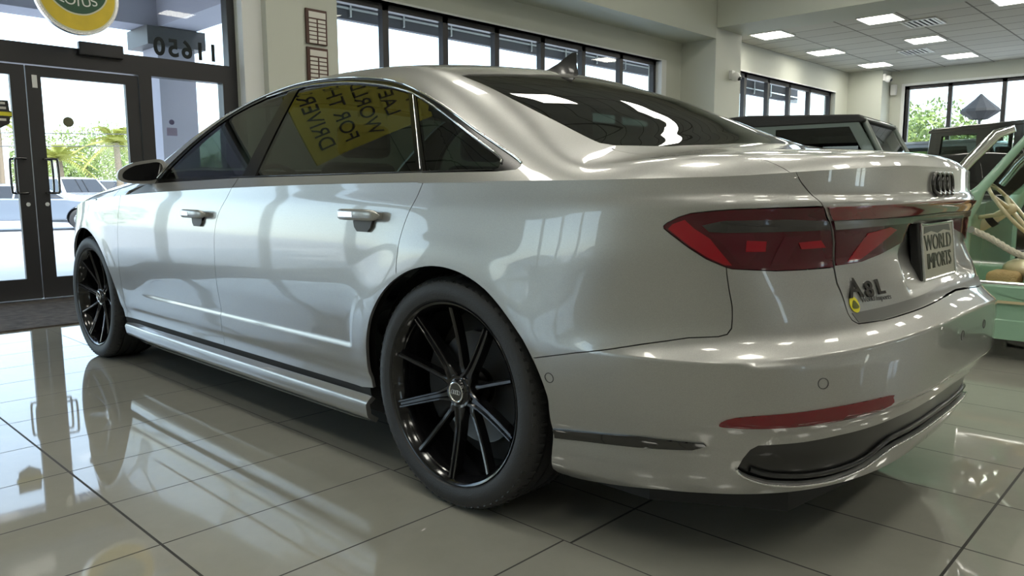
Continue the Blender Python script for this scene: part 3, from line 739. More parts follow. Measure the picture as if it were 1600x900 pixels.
silver=paintmat('silver_blue_paint',(.22,.26,.32),.4,.3); whitep=mat('white_paint',(.78,.80,.83),.25,0,1)
SED=([(2.28,.45),(2.25,.66),(1.95,.82),(1.05,.96),(-1.3,1.0),(-2.1,.98),(-2.3,.80),(-2.33,.5)][:],[(1.15,.94),(.45,1.36),(-.2,1.43),(-.85,1.38),(-1.75,.98)])
SUV=([(2.2,.45),(2.22,.85),(2.1,1.02),(1.1,1.12),(-2.1,1.12),(-2.22,.9),(-2.2,.5)],[(1.05,1.10),(.5,1.66),(-.2,1.74),(-1.8,1.70),(-2.1,1.12)])
VAN=([(2.2,.45),(2.22,.95),(2.0,1.12),(1.4,1.22),(-2.4,1.22),(-2.45,.9),(-2.4,.5)],[(1.4,1.20),(.9,1.95),(.4,2.05),(-2.3,2.02),(-2.4,1.22)])
x,y=D(45,23.3); lowcar('parked_sedan','silver-blue sedan parked outside behind the glass doors','car',x,y,math.radians(-14),4.75,1.83,1.43,SED,0,silver,wx=(1.42,-1.38))
x,y=D(118,30); lowcar('parked_van','white people carrier parked behind the silver-blue sedan outside','van',x,y,math.radians(-75),4.6,1.9,1.8,SUV,0,whitep,wx=(1.35,-1.35))
x,y=D(172,38); lowcar('parked_suv','pale car parked next to the white people carrier outside','car',x,y,math.radians(-75),4.6,1.9,1.8,SUV,0,silver,wx=(1.35,-1.35))
x,y=D(-40,33); lowcar('parked_car','dark blue car parked beyond the silver-blue sedan outside','car',x,y,math.radians(-75),4.6,1.9,1.8,SUV,0,mat('navy_paint',(.03,.05,.09),.2,0,1),wx=(1.35,-1.35))
x,y=(-13.5,2.5); lowcar('parked_car','white sedan parked outside the west windows','car',x,y,math.radians(88),4.75,1.83,1.43,SED,0,whitep,wx=(1.42,-1.38))
x,y=(-14.0,8.5); lowcar('parked_car','silver sedan parked further north outside the west windows','car',x,y,math.radians(80),4.75,1.83,1.43,SED,0,silver,wx=(1.42,-1.38))
um=thing('patio_umbrella','dark grey patio umbrella outside the east windows','umbrella',(*D(1517,23),-.22))
MB().lathe([(3.95,.02),(3.80,.16),(3.50,.50),(3.42,.54),(3.36,.46),(3.20,.22)],12,'z').build('canopy',M['black_matte'],um,fix=False); MB().tube([(0,0,0),(0,0,3.8)],.04,8).build('pole',M['grey_dark'],um)
o=B('low_building',*(D(1570,60)[0]-4,D(1570,60)[0]+8),D(1570,60)[1]-8,D(1570,60)[1]+3,-.22,3.2,M['stucco']); tag(o,'low building roof glimpsed through the far east window','building')
# ================================================================== THE SILVER SEDAN
car=thing('sedan','large silver four-door sedan with gloss black wheels filling the tiled showroom','car',(0,0,0))
PT=M['paint']
def arc(cy,cz,r,a0,a1,n=30): return [(cy+r*math.cos(math.radians(a0+(a1-a0)*i/n)),cz+r*math.sin(math.radians(a0+(a1-a0)*i/n))) for i in range(n+1)]
def ztl(s0,s1,n=20,d=.0018): return [(s0+(s1-s0)*i/n,float(ZT(s0+(s1-s0)*i/n))+d) for i in range(n+1)]
ARC_R=.415
def arcF(a0,a1): return arc(3.128,.352,ARC_R,a0,a1)
def arcR(a0,a1): return arc(0,.338,ARC_R,a0,a1)
SB=.288  # bottom of door skin
def zsh(s): 
    s_=np.where(s<SR,2*SR-s,s); return .055*smooth(-.8,-1.75,s_)
_ss=np.linspace(-.38,2*SR+.38,120)
CREASE=[[(a,z+float(zsh(a))) for a in _ss] for z in (.569,.577,.586,.597,.612,.628)]+[[(a,z+float(zsh(a))*.93) for a in _ss] for z in (.388,.400,.412,.421,.432)]
DCREASE=[[(a,z) for a in np.linspace(.5,2.45,60)] for z in (.429,.436,.443,.452)]+[arc(0,.338,r,-10,60,30) for r in (.503,.512,.521,.532)]
# doors --------------------------------------------------------------
fd_front=[(2.575,.93),(2.588,.845),(2.608,.677),(2.641,.456),(2.674,.30)]
fd_rear=curve([(1.336,.990),(1.372,.945),(1.425,.89),(1.452,.84),(1.468,.768),(1.475,.63),(1.488,.50),(1.51,.40),(1.535,.33),(1.545,SB)],4)
rd_rear=curve([(.104,1.0),(.125,.955),(.160,.90),(.188,.83),(.196,.77),(.199,.728)],4)
front_door_poly=ztl(1.336,2.57)+fd_front+[(2.68,SB)]+[(2.1,SB)]+list(reversed(fd_rear))[:-1]
rear_door_poly=ztl(.104,1.334)+[q for q in fd_rear]+[(.49,SB)]+arcR(-10,62)[2:]+list(reversed(rd_rear))
fdoors=panel('front_door',front_door_poly,body,PT,car,mirror=True,step=.0125,extra=DCREASE)
rdoors=panel('rear_door',rear_door_poly,body,PT,car,mirror=True,step=.0125,extra=DCREASE)
def roundrect(s0,s1,z0,z1,r,n=5):
    o=[]
    for (cx,cz,a) in ((s1-r,z1-r,0),(s0+r,z1-r,90),(s0+r,z0+r,180),(s1-r,z0+r,270)):
        for i in range(n+1):
            t=math.radians(a+90*i/n); o.append((cx+r*math.cos(t),cz+r*math.sin(t)))
    return o
def handle(doors,s0,s1,z0,z1):
    zc=(z0+z1)/2; pr=lambda m:doors[1 if m else 0]
    sl_=np.linspace(s0,s1,14); P0=body(sl_,sl_*0+zc); N0=fnormal(body,sl_,sl_*0+zc)
    for m in (False,True):
        secs=[]
        for i in range(14):
            t=i/13; k=max(.0,1-abs(2*t-1)**7)**.5*.97+.03; bow=.030+.010*math.sin(PI*t)-.012*(abs(2*t-1)**6)
            c=P0[i]+N0[i]*bow; sec=[]
            for j in range(16):
                a=2*PI*j/16; h=.0185*k*math.copysign(abs(math.sin(a))**.7,math.sin(a)); d=.011*k*math.copysign(abs(math.cos(a))**.7,math.cos(a))
                q=c+N0[i]*d+np.array([0,0,h]); sec.append((-q[0] if m else q[0],q[1],q[2]))
            secs.append(sec)
        MB().loft(secs).build('door_handle',PT,pr(m),smooth=60)
        inl=[]
        for i in range(6,12):
            c=P0[i]+N0[i]*(.0415+.010*math.sin(PI*i/13)-.012*(abs(2*i/13-1)**6)); inl.append([((-1 if m else 1)*(c[0]+N0[i][0]*e),c[1],c[2]+h) for e,h in ((-.003,-.009),(.0005,-.009),(.0005,.008),(-.003,.008))])
        MB().loft(inl).build('handle_inlay',M['satin'],pr(m))
    sm=(s0+s1)/2-.01
    cup=[(sm+.062,zc+.006),(sm+.045,z0-.020),(sm+.028,z0-.034),(sm-.028,z0-.034),(sm-.045,z0-.020),(sm-.062,zc+.006)]
    panel('handle_cup',cup,body,M['grey_dark'],pr,step=.012,off=.010,th=.01,gap=0,mirror=True)
    panel('handle_escutcheon',[(s0+.012,zc-.010),(s0+.050,zc-.010),(s0+.050,zc+.010),(s0+.012,zc+.010)],body,PT,pr,step=.01,off=.020,th=.02,gap=0,mirror=True)
    panel('handle_mount',[(s1-.05,zc-.012),(s1-.012,zc-.012),(s1-.012,zc+.012),(s1-.05,zc+.012)],body,PT,pr,step=.01,off=.022,th=.022,gap=0,mirror=True)
handle(rdoors,.275,.508,.875,.912); handle(fdoors,1.512,1.745,.855,.892)
# wings --------------------------------------------------------------
seam=[(-.377,.535),(-.508,.566),(-.686,.603),(-.811,.626),(-.885,.632),(-.908,.638),(-.922,.652),(-.930,.675),(-.937,.703),(-.950,.795)]
lamp_tip=[(-.950,.795),(-.900,.815),(-.858,.839),(-.785,.886),(-.784,.891),(-.792,.898),(-.818,.912),(-.844,.921),(-.90,.927),(-.95,.930),(-1.049,.933),(-1.172,.936)]
shut_up=[(-1.108,1.014),(-1.114,1.003),(-1.124,.990),(-1.142,.972),(-1.158,.954),(-1.172,.936)]
quarter=[(.102,1.0018)]+list(reversed(ztl(-1.106,.08,30)))+shut_up[1:]+list(reversed(lamp_tip))[1:]+list(reversed(seam))[1:]+arcR(152,61)+[(.197,.73)]+list(reversed(rd_rear))[1:-1]
panel('rear_wing',quarter,body,PT,car,mirror=True,step=.016,extra=CREASE)
fender=ztl(2.573,4.0)+[(3.95,.60),(3.9,.45),(3.62,.45)]+arcF(14,180)+[(2.71,SB),(2.676,SB)]+list(reversed(fd_front))
panel('front_wing',fender,body,PT,car,mirror=True)
lampF=[(4.03,.72),(4.0,.60),(4.2,.575),(4.45,.585),(4.44,.66),(4.2,.70)]
fb=[(3.95,.17),(3.7,.17)]+[(3.128+.415,.20)]+arcF(-12,14)[1:]+[(3.9,.452),(3.955,.60),(4.003,.774)]+ztl(4.02,SF,12)[1:]
fb=fb+[(2*SF-a,b) for a,b in reversed(fb[:-1])]
panel('front_bumper',fb,body,PT,car,step=.04)
panel('headlamp',lampF,body,M['smoke'],car,off=.004,mirror=True,step=.03)
panel('grille',[(SF-.36,.62),(SF-.28,.36),(SF-.12,.25),(SF+.12,.25),(SF+.28,.36),(SF+.36,.62),(SF+.2,.655),(SF-.2,.655)],body,M['black_gloss'],car,off=.006,step=.03)
# rear bumper with a hole for the lower black insert ----------------
diff=[(-.943,.300),(-.952,.330),(-.968,.356),(-.985,.368),(-1.10,.374),(-1.2,.383),(-1.437,.396),(SR,.402)]
diff_bot=[(SR,.318),(-1.49,.314),(-1.43,.306),(-1.398,.296),(-1.345,.272),(-1.29,.260),(-1.22,.253),(-1.128,.253),(-1.035,.264),(-.980,.280),(-.956,.291)]
hole=diff+mirs(diff)[1:]+[(2*SR-a,b) for a,b in reversed(diff_bot)][:-1]+diff_bot
lid_low=[(-1.234,.702),(-1.234,.680),(-1.239,.664),(-1.253,.655),(-1.340,.657),(-1.437,.664),(-1.694,.680),(SR,.686)]
bot=[(-.412,.165),(-.55,.190),(-.75,.215),(-.88,.222),(-1.1,.226),(-1.4,.232),(SR,.235)]
bl=[(-.40,.20)]+bot+mirs(bot)[1:]+[(2*SR+.40,.20)]
left_up=arcR(199,151.5)      # along the arch, downwards to the skirt
top_l=seam[1:]+[(-.963,.792),(-1.075,.786),(-1.16,.787),(-1.240,.789)]+[(-1.242,.785),(-1.233,.75)]+lid_low
bump=[seam[0]]+top_l+mirs(top_l)[1:]+[(2*SR-seam[0][0],seam[0][1])]
rb=bump+[(2*SR-a,b) for a,b in reversed(left_up)]+mirs(bl)[0:0]+list(reversed(bl))[1:-1]+left_up
bumper=panel('rear_bumper',rb,body,PT,car,holes=[hole],step=.0145,th=.01,extra=CREASE)
panel('diffuser',hole,body,M['black_satin'],bumper,off=-.016,th=.0,gap=-.012,step=.02)
pc=MB(); pp=curve([(-.941,.302),(-.950,.290)]+[(a,b-.005) for a,b in list(reversed(diff_bot))[1:]],4); pp=pp+mirs(pp)[1:]
pc.tube(spath(body,pp,.003),.0032,8).build('chrome_trim',M['satin'],bumper,smooth=60)
lip=MB(); lp=curve([(a,b+.014) for a,b in reversed(diff_bot[:-1])],4); lp=lp+mirs(lp)[1:]
lip.tube(spath(body,lp,-.012),.007,8).build('diffuser_lip',M['black_satin'],bumper,smooth=60)
fog=curve([(-.864,.424),(-.904,.445),(-1.035,.460),(-1.167,.473),(-1.312,.482),(-1.322,.475),(-1.316,.456),(-1.187,.437),(-1.022,.422),(-.897,.418)],3,True)
panel('rear_reflector',fog,body,M['reflector'],bumper,off=.0025,th=.006,step=.015,gap=0,mirror=True)
rid=curve([(-.68,.397),(-.831,.408),(-.976,.411),(-1.101,.417),(-1.306,.441),(-1.49,.455),(SR,.460)],5); rid=rid+mirs(rid)[1:]
stp=[(-.418,.338),(-.55,.352),(-.68,.366),(-.851,.368),(-.858,.362),(-.825,.349),(-.68,.334),(-.423,.312)]
panel('skirt_strip',stp,body,M['black_gloss'],bumper,off=.005,th=.008,step=.012,gap=0,mirror=True)
for (a,b) in ((-.418,.486),(-1.108,.530),(-1.72,.580)):
    for sgn in (1,-1):
        ss=a if sgn==1 else 2*SR-a
        c=[(ss+.013*math.cos(t*PI/8),b+.013*math.sin(t*PI/8)) for t in range(16)]
        ring=MB().tube(spath(body,c,0.0005),.0012,6,closed=True); ring.build('parking_sensor',M['grey_dark'],bumper,smooth=60)
# tail-gate rear face ------------------------------------------------
zl=ztl(-1.1062,SR,14)
lidp=zl+mirs(zl)[1:]+[(2*SR-a,b) for a,b in shut_up[1:]+[(-1.194,.917),(-1.214,.900),(-1.230,.875),(-1.240,.848),(-1.246,.792),(-1.236,.752)]+lid_low[:-1]]+[(SR,.694)]+list(reversed(shut_up[1:]+[(-1.194,.917),(-1.214,.900),(-1.230,.875),(-1.240,.848),(-1.246,.792),(-1.236,.752)]+lid_low[:-1]))
lidf=panel('boot_lid_face',lidp,body,PT,car,step=.0145,extra=CREASE)
# lamps --------------------------------------------------------------
def pl(name,poly,m,parent,off,th=.004,step=.016,gap=0): return panel(name,poly,body,m,parent,off=off,th=th,step=step,gap=gap,mirror=True)
outer=[(-1.240,.789),(-1.240,.815),(-1.236,.848),(-1.226,.873),(-1.210,.899),(-1.190,.917),(-1.174,.934)]
lamp_out=list(lamp_tip[:-1])+[(-1.172,.934)]+list(reversed(outer))[1:]+[(-1.16,.787),(-1.075,.786),(-.963,.792)]
lo_=pl('tail_lamp',lamp_out,M['red_dark'],car,.003,.02,gap=.001); par=lambda m:lo_[1 if m else 0]
pl('smoked_band',[(-.880,.893),(-.93,.904),(-1.1,.907),(-1.208,.901),(-1.222,.880),(-1.1,.878),(-.94,.876),(-.90,.878)],M['smoke'],par,.0045,.002)
pl('bright_wedge',[(-.797,.884),(-.806,.895),(-.835,.906),(-.862,.886),(-.905,.862),(-.950,.815),(-.963,.800),(-.945,.801),(-.900,.820),(-.855,.846)],M['red'],par,.0047,.002)
pl('smoked_panel',[(-.900,.872),(-.96,.874),(-1.01,.872),(-1.03,.835),(-1.00,.800),(-.985,.800),(-.94,.848)],M['red_pink'],par,.0045,.002)
pl('red_block',[(-.995,.858),(-1.045,.856),(-1.045,.832),(-.995,.832)],M['red'],par,.0058,.002)  # lens blocks in a brighter red of their own, no emission
pl('red_block',[(-1.13,.852),(-1.195,.856),(-1.212,.838),(-1.14,.836)],M['red'],par,.0058,.002)
pl('smoked_panel',[(-1.09,.866),(-1.14,.868),(-1.10,.80),(-1.06,.80)],M['red_pink'],par,.0052,.002)
inner=[(-1.250,.792),(-1.250,.815),(-1.246,.848),(-1.236,.876),(-1.220,.900),(-1.37,.902),(-1.66,.906),(-1.70,.898),(-1.56,.840),(-1.43,.812),(-1.345,.797)]
li_=pl('tail_lamp_inner',inner,M['red_dark'],lidf if False else car,.004,.006); par2=lambda m:li_[1 if m else 0]
pl('bright_wedge',[(-1.29,.800),(-1.34,.804),(-1.50,.872),(-1.46,.880),(-1.36,.868)],M['red'],par2,.0055,.002)
sm_=[(-1.184,.9345),(-1.45,.938),(-1.65,.941),(SR,.942)]; sl_=[(SR,.912),(-1.65,.909),(-1.36,.905),(-1.222,.903),(-1.203,.918)]
strip=sm_+mirs(sm_)[1:]+mirs(sl_)[:-1]+sl_
panel('light_strip',strip,body,M['red_strip'],car,off=.006,th=.01,step=.012,gap=0)
bd=[(-1.222,.9015),(-1.391,.9035),(-1.65,.907),(SR,.910)]; bl2=[(SR,.893),(-1.66,.889),(-1.36,.884),(-1.234,.880)]
panel('satin_band',bd+mirs(bd)[1:]+mirs(bl2)[:-1]+bl2,body,M['satin_dark'],car,off=.0075,th=.010,step=.012,gap=0)
# lower moulding of the boot lid
lm=[(-1.256,.658),(-1.34,.660),(-1.437,.667),(-1.694,.684),(SR,.690)]; lm2=[(SR,.712),(-1.694,.707),(-1.437,.692),(-1.246,.680)]
panel('lid_moulding',lm+mirs(lm)[1:]+mirs(lm2)[:-1]+lm2,body,M['moulding'],car,off=.0015,th=.001,step=.012,gap=0)
# sills --------------------------------------------------------------
def sill(s,z):
    P=body(s,z); return P
pl('sill_strip',[(.44,.310),(.44,.240),(1.5,.240),(2.72,.240),(2.70,.310)],M['black_matte'],car,-.004,.0,.03)
def sillf(s,z):
    s=np.asarray(s,float); z=np.asarray(z,float)
    x=AA-.062+.030*smooth(.268,.240,z)-.004*smooth(.235,.20,z)-.055*smooth(.20,.145,z)-.012*smooth(2.3,2.75,s)
    return np.stack([-x+0*s,s+0*z,z+0*s],-1)
panel('side_sill',[(.44,.264),(.44,.165),(.60,.152),(1.6,.150),(2.6,.150),(2.70,.160),(2.72,.262)],sillf,PT,car,mirror=True,off=0,th=.018,step=.014,gap=0)
# liners, floor pan, wheel wells -------------------------------------
lin=[(-.42,.25)]+arcR(190,-8)+[(.6,.25),(2.6,.25)]+arcF(188,-8)+[(3.8,.28),(4.1,.30),(4.1,.68),(3.6,.80),(2.6,.90),(0,.95),(-1.0,.93),(-1.0,.80),(-1.2,.66),(SR,.66),(SR,.42),(-1.2,.40),(-.9,.38)]
panel('inner_liner',lin,body,M['black_matte'],car,off=-.045,th=0,step=.05,gap=.01,mirror=True)
fl=MB(); fl.prism([(-.78,-.62),(-.60,-.92),(0,-1.0),(.60,-.92),(.78,-.62),(.80,3.6),(.5,3.9),(-.5,3.9),(-.80,3.6)],.155,.24)
fl.build('floor_pan',M['black_matte'],car)
for yc,zc in ((0,.338),(3.128,.352)):
    for sg in (-1,1):
        wl=MB().lathe([(sg*.885,.424),(sg*.87,.44),(sg*.60,.44),(sg*.60,.05)],40,'x',(0,yc,zc),math.radians(-9),math.radians(189))
        wl.build('wheel_well',M['well'],car,smooth=40,fix=False)
# upper shell --------------------------------------------------------
def edge_xy(s0,s1,n,e=.0018):
    s=np.linspace(s0,s1,n); P=body(s,ZT(s)); q=P[:,:2].copy()
    t=np.gradient(q,axis=0); L=np.hypot(t[:,0],t[:,1]); nr=np.stack([-t[:,1],t[:,0]],1)/L[:,None]
    k=np.sign((nr*(q-[0,1.0])).sum(1)); return [tuple(a) for a in q+nr*k[:,None]*e]
DT=curve([(2.22,1.014),(2.13,1.115),(1.97,1.232),(1.74,1.345),(1.494,1.408),(1.235,1.434),(.908,1.418),(.629,1.383),(.438,1.338),(.193,1.250),(-.025,1.152),(-.216,1.072),(-.262,1.050)],4)
DB=[(-.266,1.040),(-.255,1.032),(-.19,1.028),(.13,1.030)]
bl_l=[(-.655,.235),(-.668,.099),(-.684,-.026),(-.694,-.222),(-.705,-.385),(-.690,-.425),(-.587,-.535),(-.459,-.600),(-.25,-.645)]
bl_base=[(0,-.66)]; bl_top=[(.40,.165),(.0,.145),(-.40,.165)]
backl=bl_l+bl_base+[(-a,b) for a,b in reversed(bl_l)]+[(.62,.238)]+bl_top+[(-.62,.238)]
ws_l=[(-.60,1.74),(-.66,2.0),(-.72,2.30),(-.76,2.46)]
wscr=ws_l+[(-.4,2.56),(0,2.60),(.4,2.56)]+[(-a,b) for a,b in reversed(ws_l)]+[(.35,1.82),(0,1.85),(-.35,1.82)]
left=edge_xy(-1.108,.128,40)+[tuple(a) for a in yz2xy([(.13,1.008),(.13,1.030)],closed=False)]+[tuple(a) for a in yz2xy(list(reversed(DB)),closed=False)][1:]+[tuple(a) for a in yz2xy(list(reversed(DT)),closed=False)]+[tuple(a) for a in yz2xy([(2.30,1.008),(2.50,.978)],closed=False)]+edge_xy(2.52,2.68,6)
# boot seam on top
lidseam=[edge_xy(-1.108,-1.0,4)[0],(-.690,-.80),(-.715,-.60),(-.722,-.45),(-.70,-.41)]
lidtop=lidseam+[(-.587,-.545),(-.459,-.612),(-.25,-.657),(0,-.672),(.25,-.657),(.459,-.612),(.587,-.545)]+[(-a,b) for a,b in reversed(lidseam)]
re=edge_xy(-1.108,SR,24); re=[(-a,b) for a,b in re][:-1]+list(reversed(re))
panel('boot_lid',lidtop[:-1]+re,topf,PT,car,step=.02,gap=.0012)
back_path=[(-.70,-.398)]+[(-.587,-.535)]
shell=left+[(-.70,2.66),(0,2.70),(.70,2.66)]+[(-a,b) for a,b in reversed(left)]+[(.666,-.930)][0:0]+[(-a,b) for a,b in lidseam][1:-1]+[(.72,-.43),(.59,-.542),(.461,-.609),(.25,-.654),(0,-.669),(-.25,-.654),(-.461,-.609),(-.59,-.542),(-.72,-.43)]+list(reversed(lidseam[1:-1]))
panel('roof_shell',shell,topf,PT,car,holes=[backl,wscr],step=.02,gap=.0006,th=.02)
hood=[(-.70,2.665),(0,2.705),(.70,2.665)]+[(-a,b) for a,b in edge_xy(2.69,SF-.01,30)]+list(reversed(edge_xy(2.69,SF-.01,30)))
panel('bonnet',hood,topf,PT,car,step=.045)
panel('rear_window',backl,topf,M['backglass'],car,off=-.004,th=.004,step=.03,gap=.001)
band_o=inset(resample(backl,.03),.0015); band_i=inset(resample(backl,.03),.035)
panel('rear_window_border',band_o.tolist(),topf,M['black_gloss'],car,holes=[band_i.tolist()],off=-.0055,th=0,step=.02,gap=0)
panel('windscreen',wscr,topf,M['tint'],car,off=-.004,th=.004,step=.04,gap=.001)
# door tops under the glass
G=lambda u,v: glass(u,v)
def gpanel(name,poly,m,parent,**k): return panel(name,poly,glass,m,parent,mirror=True,**k)
zt_=lambda s:float(ZT(s))
gpanel('window_ledge',[(s,zt_(s)+.0005) for s in np.linspace(.106,1.332,12)]+[(1.318,1.029),(.13,1.031)],PT,lambda m:rdoors[1 if m else 0],gap=.0008,step=.015)
gpanel('window_ledge',[(s,zt_(s)+.0005) for s in np.linspace(1.338,2.48,12)]+[(2.30,1.008),(2.22,1.013),(1.9,1.020),(1.322,1.029)],PT,lambda m:fdoors[1 if m else 0],gap=.0008,step=.015)
# daylight opening: black frame, panes, chrome
dlo=DT+DB+[(.9,1.030),(1.33,1.028),(1.9,1.020)]
fw=[(1.305,1.036),(1.318,1.400)]+curve([(1.34,1.411),(1.494,1.388),(1.74,1.325),(1.95,1.222),(2.09,1.112),(2.155,1.036)],4)
rw=[(1.195,1.037),(1.240,1.403)]+curve([(1.20,1.409),(.908,1.394),(.629,1.357),(.438,1.316),(.405,1.302)],4)+[(.165,1.037)]
qw=curve([(.355,1.292),(.193,1.228),(-.025,1.130),(-.165,1.068),(-.185,1.052)],4)+[(-.185,1.040),(-.17,1.037),(.118,1.037)]
gpanel('window_frame',dlo,M['pillar_black'],car,holes=[fw,rw,qw],off=-.003,th=.018,step=.018,gap=.0008)
gpanel('front_side_window',fw,M['tint'],car,off=-.007,th=.004,step=.03,gap=0)
gpanel('rear_side_window',rw,M['tint'],car,off=-.007,th=.004,step=.03,gap=0)
gpanel('quarter_window',qw,M['tint'],car,off=-.006,th=.004,step=.03,gap=0)
def trim(path,r,off,name='chrome_strip',m=M['satin']):
    P=spath(glass,path,off)
    MB().tube(P,r,6).build(name,m,car,smooth=60); MB().tube([(-a,b,c) for a,b,c in P],r,6).build(name,m,car,smooth=60)
trim(DT,.0040,.000); 
inn=curve([(1.494,1.391),(1.235,1.412),(.908,1.399),(.629,1.362),(.438,1.321),(.355,1.296),(.193,1.233),(-.025,1.135),(-.165,1.073),(-.188,1.052)],5)
trim(inn,.0032,-.001)
trim([(-.17,1.033),(.3,1.0335),(.9,1.0335),(1.4,1.033)],.002,0,'window_seal',M['black_gloss'])
trim([(.145,1.04),(.375,1.298)],.002,0); 
for sg in (1,-1):
    # mirror
    mi=MB(); secs=[]; 
    for i,t in enumerate(np.linspace(0,1,9)):
        y=2.20+.10*t; q=math.sqrt(max(0,1-t**2))*.92+.02
        secs.append([(-.968*1+(.125*q)*math.copysign(abs(math.cos(a))**.7,math.cos(a))- .0, y, 1.066+(.074*q)*(.80+.24*math.cos(a))*math.copysign(abs(math.sin(a))**.75,math.sin(a))+.018*math.cos(a)) for a in np.linspace(0,2*PI,28,endpoint=False)])
    secs=[[(sg*x,y,z) for x,y,z in s] for s in secs]
    ho=mi.loft(secs).build('door_mirror',M['grey_dark'] if False else PT,car,smooth=45)
    gl=MB(); rim_=[(sg*(-.968+.096*math.copysign(abs(math.cos(a))**.7,math.cos(a))),2.196,1.066+.051*(.80+.24*math.cos(a))*math.copysign(abs(math.sin(a))**.75,math.sin(a))+.018*math.cos(a)) for a in np.linspace(0,2*PI,28,endpoint=False)]
    gl.v=rim_+[(x,2.199,z) for x,y,z in rim_]; n=28; gl.f=[tuple(range(n)),tuple(range(n,2*n))[::-1]]+[(i,(i+1)%n,n+(i+1)%n,n+i) for i in range(n)]
    gl.build('mirror_glass',M['black_gloss'],ho)
    MB().loft([[(sg*x,y,z) for x,y,z in ((-.86,2.24,1.005),(-.86,2.32,1.005),(-.86,2.32,1.035),(-.86,2.24,1.035))],[(sg*x,y,z) for x,y,z in ((-.95,2.21,1.02),(-.95,2.28,1.02),(-.95,2.28,1.045),(-.95,2.21,1.045))]]).build('mirror_arm',M['black_gloss'],car,smooth=30,bevel=.004)
# roof fin
zf=float(top(0.,.17)); 
fin=MB(); prof=[(.30,zf-.0),(.22,zf+.004),(.14,zf+.035),(.07,zf+.062),(.045,zf+.062),(.05,zf+.02),(.045,zf-.02)]
secs=[]
for (y,z,wd) in ((.46,.002,.004),(.42,.012,.014),(.37,.036,.018),(.32,.068,.014),(.292,.086,.008),(.272,.088,.004)):
    zb=float(top(0.,y))-.004
    secs.append([(-wd-.012,y,zb),(-wd*.5,y,zb+z*.5),(0-.002,y-.0,zb+z),(.002,y,zb+z),(wd*.5,y,zb+z*.5),(wd+.012,y,zb)])
fin.loft(secs).build('roof_antenna',M['black_satin'],car,smooth=50)
# emblem: four rings
def tail(s,z,off): 
    P=body(np.array([s]),np.array([z]))[0]; N=fnormal(body,np.array([s]),np.array([z]))[0]; return Vector(P+N*off),Vector(N)
em=MB()
for k in range(4):
    s0=SR+.078-.0453*k; c=[(s0+.032*math.cos(t*PI/16),.988+.032*math.sin(t*PI/16)) for t in range(32)]
    em.tube(spath(body,c,.006),.0052,8,closed=True)
em.build('ring_emblem',M['badge'],car,smooth=60)
# lettering A8L
def tail_text(name,t,s,z,size,m,off=.002,sx=1,ext=.0025,par=None,fn=None):
    P,N=tail(s,z,off); P2,_=tail(s-.02,z,off); xa=(P2-P).normalized(); ya=N.cross(xa); 
    if ya.z<0: ya=-ya
    return text(name,t,m,size,frame(P,xa,ya),par or car,ext,sx,bold=.0012 if size>.04 else 0)
tail_text('model_letter','A',-1.280,.735,.068,M['badge'],sx=1.0)
tail_text('model_letter','8',-1.328,.730,.055,M['badge'],sx=1.15)
tail_text('model_letter','L',-1.374,.733,.052,M['badge'],sx=1.15)
c=[(-1.262+.0150*math.cos(t*PI/12),.699+.019*math.sin(t*PI/12)) for t in range(24)]
panel('dealer_sticker',c,body,M['yellow'],car,off=.0025,th=.001,step=.008,gap=0)
panel('dealer_sticker_mark',curve([(-1.262,.710),(-1.252,.696),(-1.255,.690),(-1.269,.690),(-1.273,.696)],3,True),body,M['olive'],car,off=.004,th=.001,step=.006,gap=0)
tail_text('dealer_script','World Imports',-1.345,.709,.019,M['grey_dark'],off=.0025,ext=.0006)
# number plate on black frame
pm=thing_plate=MB().box(-.165,.165,-.012,.012,-.085,.085)
PC=(-.005,-1.062,.800); pr_=Matrix.Translation(PC)@Matrix.Rotation(math.radians(-7),4,'X')
po=MB().box(-.168,.168,-.010,.014,-.088,.088).xf(pr_).build('plate_holder',M['black_matte'],car,bevel=.004)
MB().box(-.152,.152,-.0135,-.010,-.076,.076).xf(pr_).build('number_plate',mat('plate_cream',(.42,.41,.34),.35,.2),po,bevel=.002)
def ptxt(t,x,z,size,m,sx=1,nm='plate_text'): return text(nm,t,m,size,pr_@frame((x,-.0145,z),(1,0,0),(0,0,1)),po,.0012,sx)
M['plate_ink']=mat('plate_ink',(.06,.07,.05),.4)
ptxt('WORLD',0,.022,.062,M['plate_ink'],1.15); ptxt('IMPORTS',0,-.030,.062,M['plate_ink'],.95)
MB().prism([(-.13,.050),(-.06,.056),(0,.048),(.06,.056),(.13,.050),(.12,.070),(-.12,.070)],-.0142,-.013,'y').xf(pr_).build('plate_scroll',M['plate_ink'],po)
fr=MB().tube([(x,-.0135,z) for x,z in ((-.155,-.077),(.155,-.077),(.155,.077),(-.155,.077))],.0045,6,closed=True).xf(pr_); fr.build('plate_frame',M['satin'],po)
# interior -----------------------------------------------------------
def seat(x,y,w=.25):
    s=MB().box(x-w,x+w,y-.27,y+.25,.38,.50).build('seat_cushion',M['leather'],car,bevel=.05)
    b_=MB().loft([[(x-w,y-.22,.44),(x+w,y-.22,.44),(x+w,y-.34,.44),(x-w,y-.34,.44)],[(x-w*.98,y-.38,.9),(x+w*.98,y-.38,.9),(x+w*.98,y-.50,.9),(x-w*.98,y-.50,.9)],[(x-w*.7,y-.44,1.10),(x+w*.7,y-.44,1.10),(x+w*.7,y-.53,1.10),(x-w*.7,y-.53,1.10)]]); b_.build('seat_back',M['leather'],car,bevel=.035)
    h=MB().box(x-.13,x+.13,y-.57,y-.47,1.12,1.27).build('head_restraint',M['leather'],car,bevel=.04)
for x in (-.37,.37): seat(x,1.72); seat(x,.55,.27)
MB().box(-.12,.12,-.0,.60,.38,.62).build('rear_armrest',M['leather'],car,bevel=.03)
MB().box(-.70,.70,-.52,.02,.96,.99).build('parcel_shelf',M['leather'],car,bevel=.01)
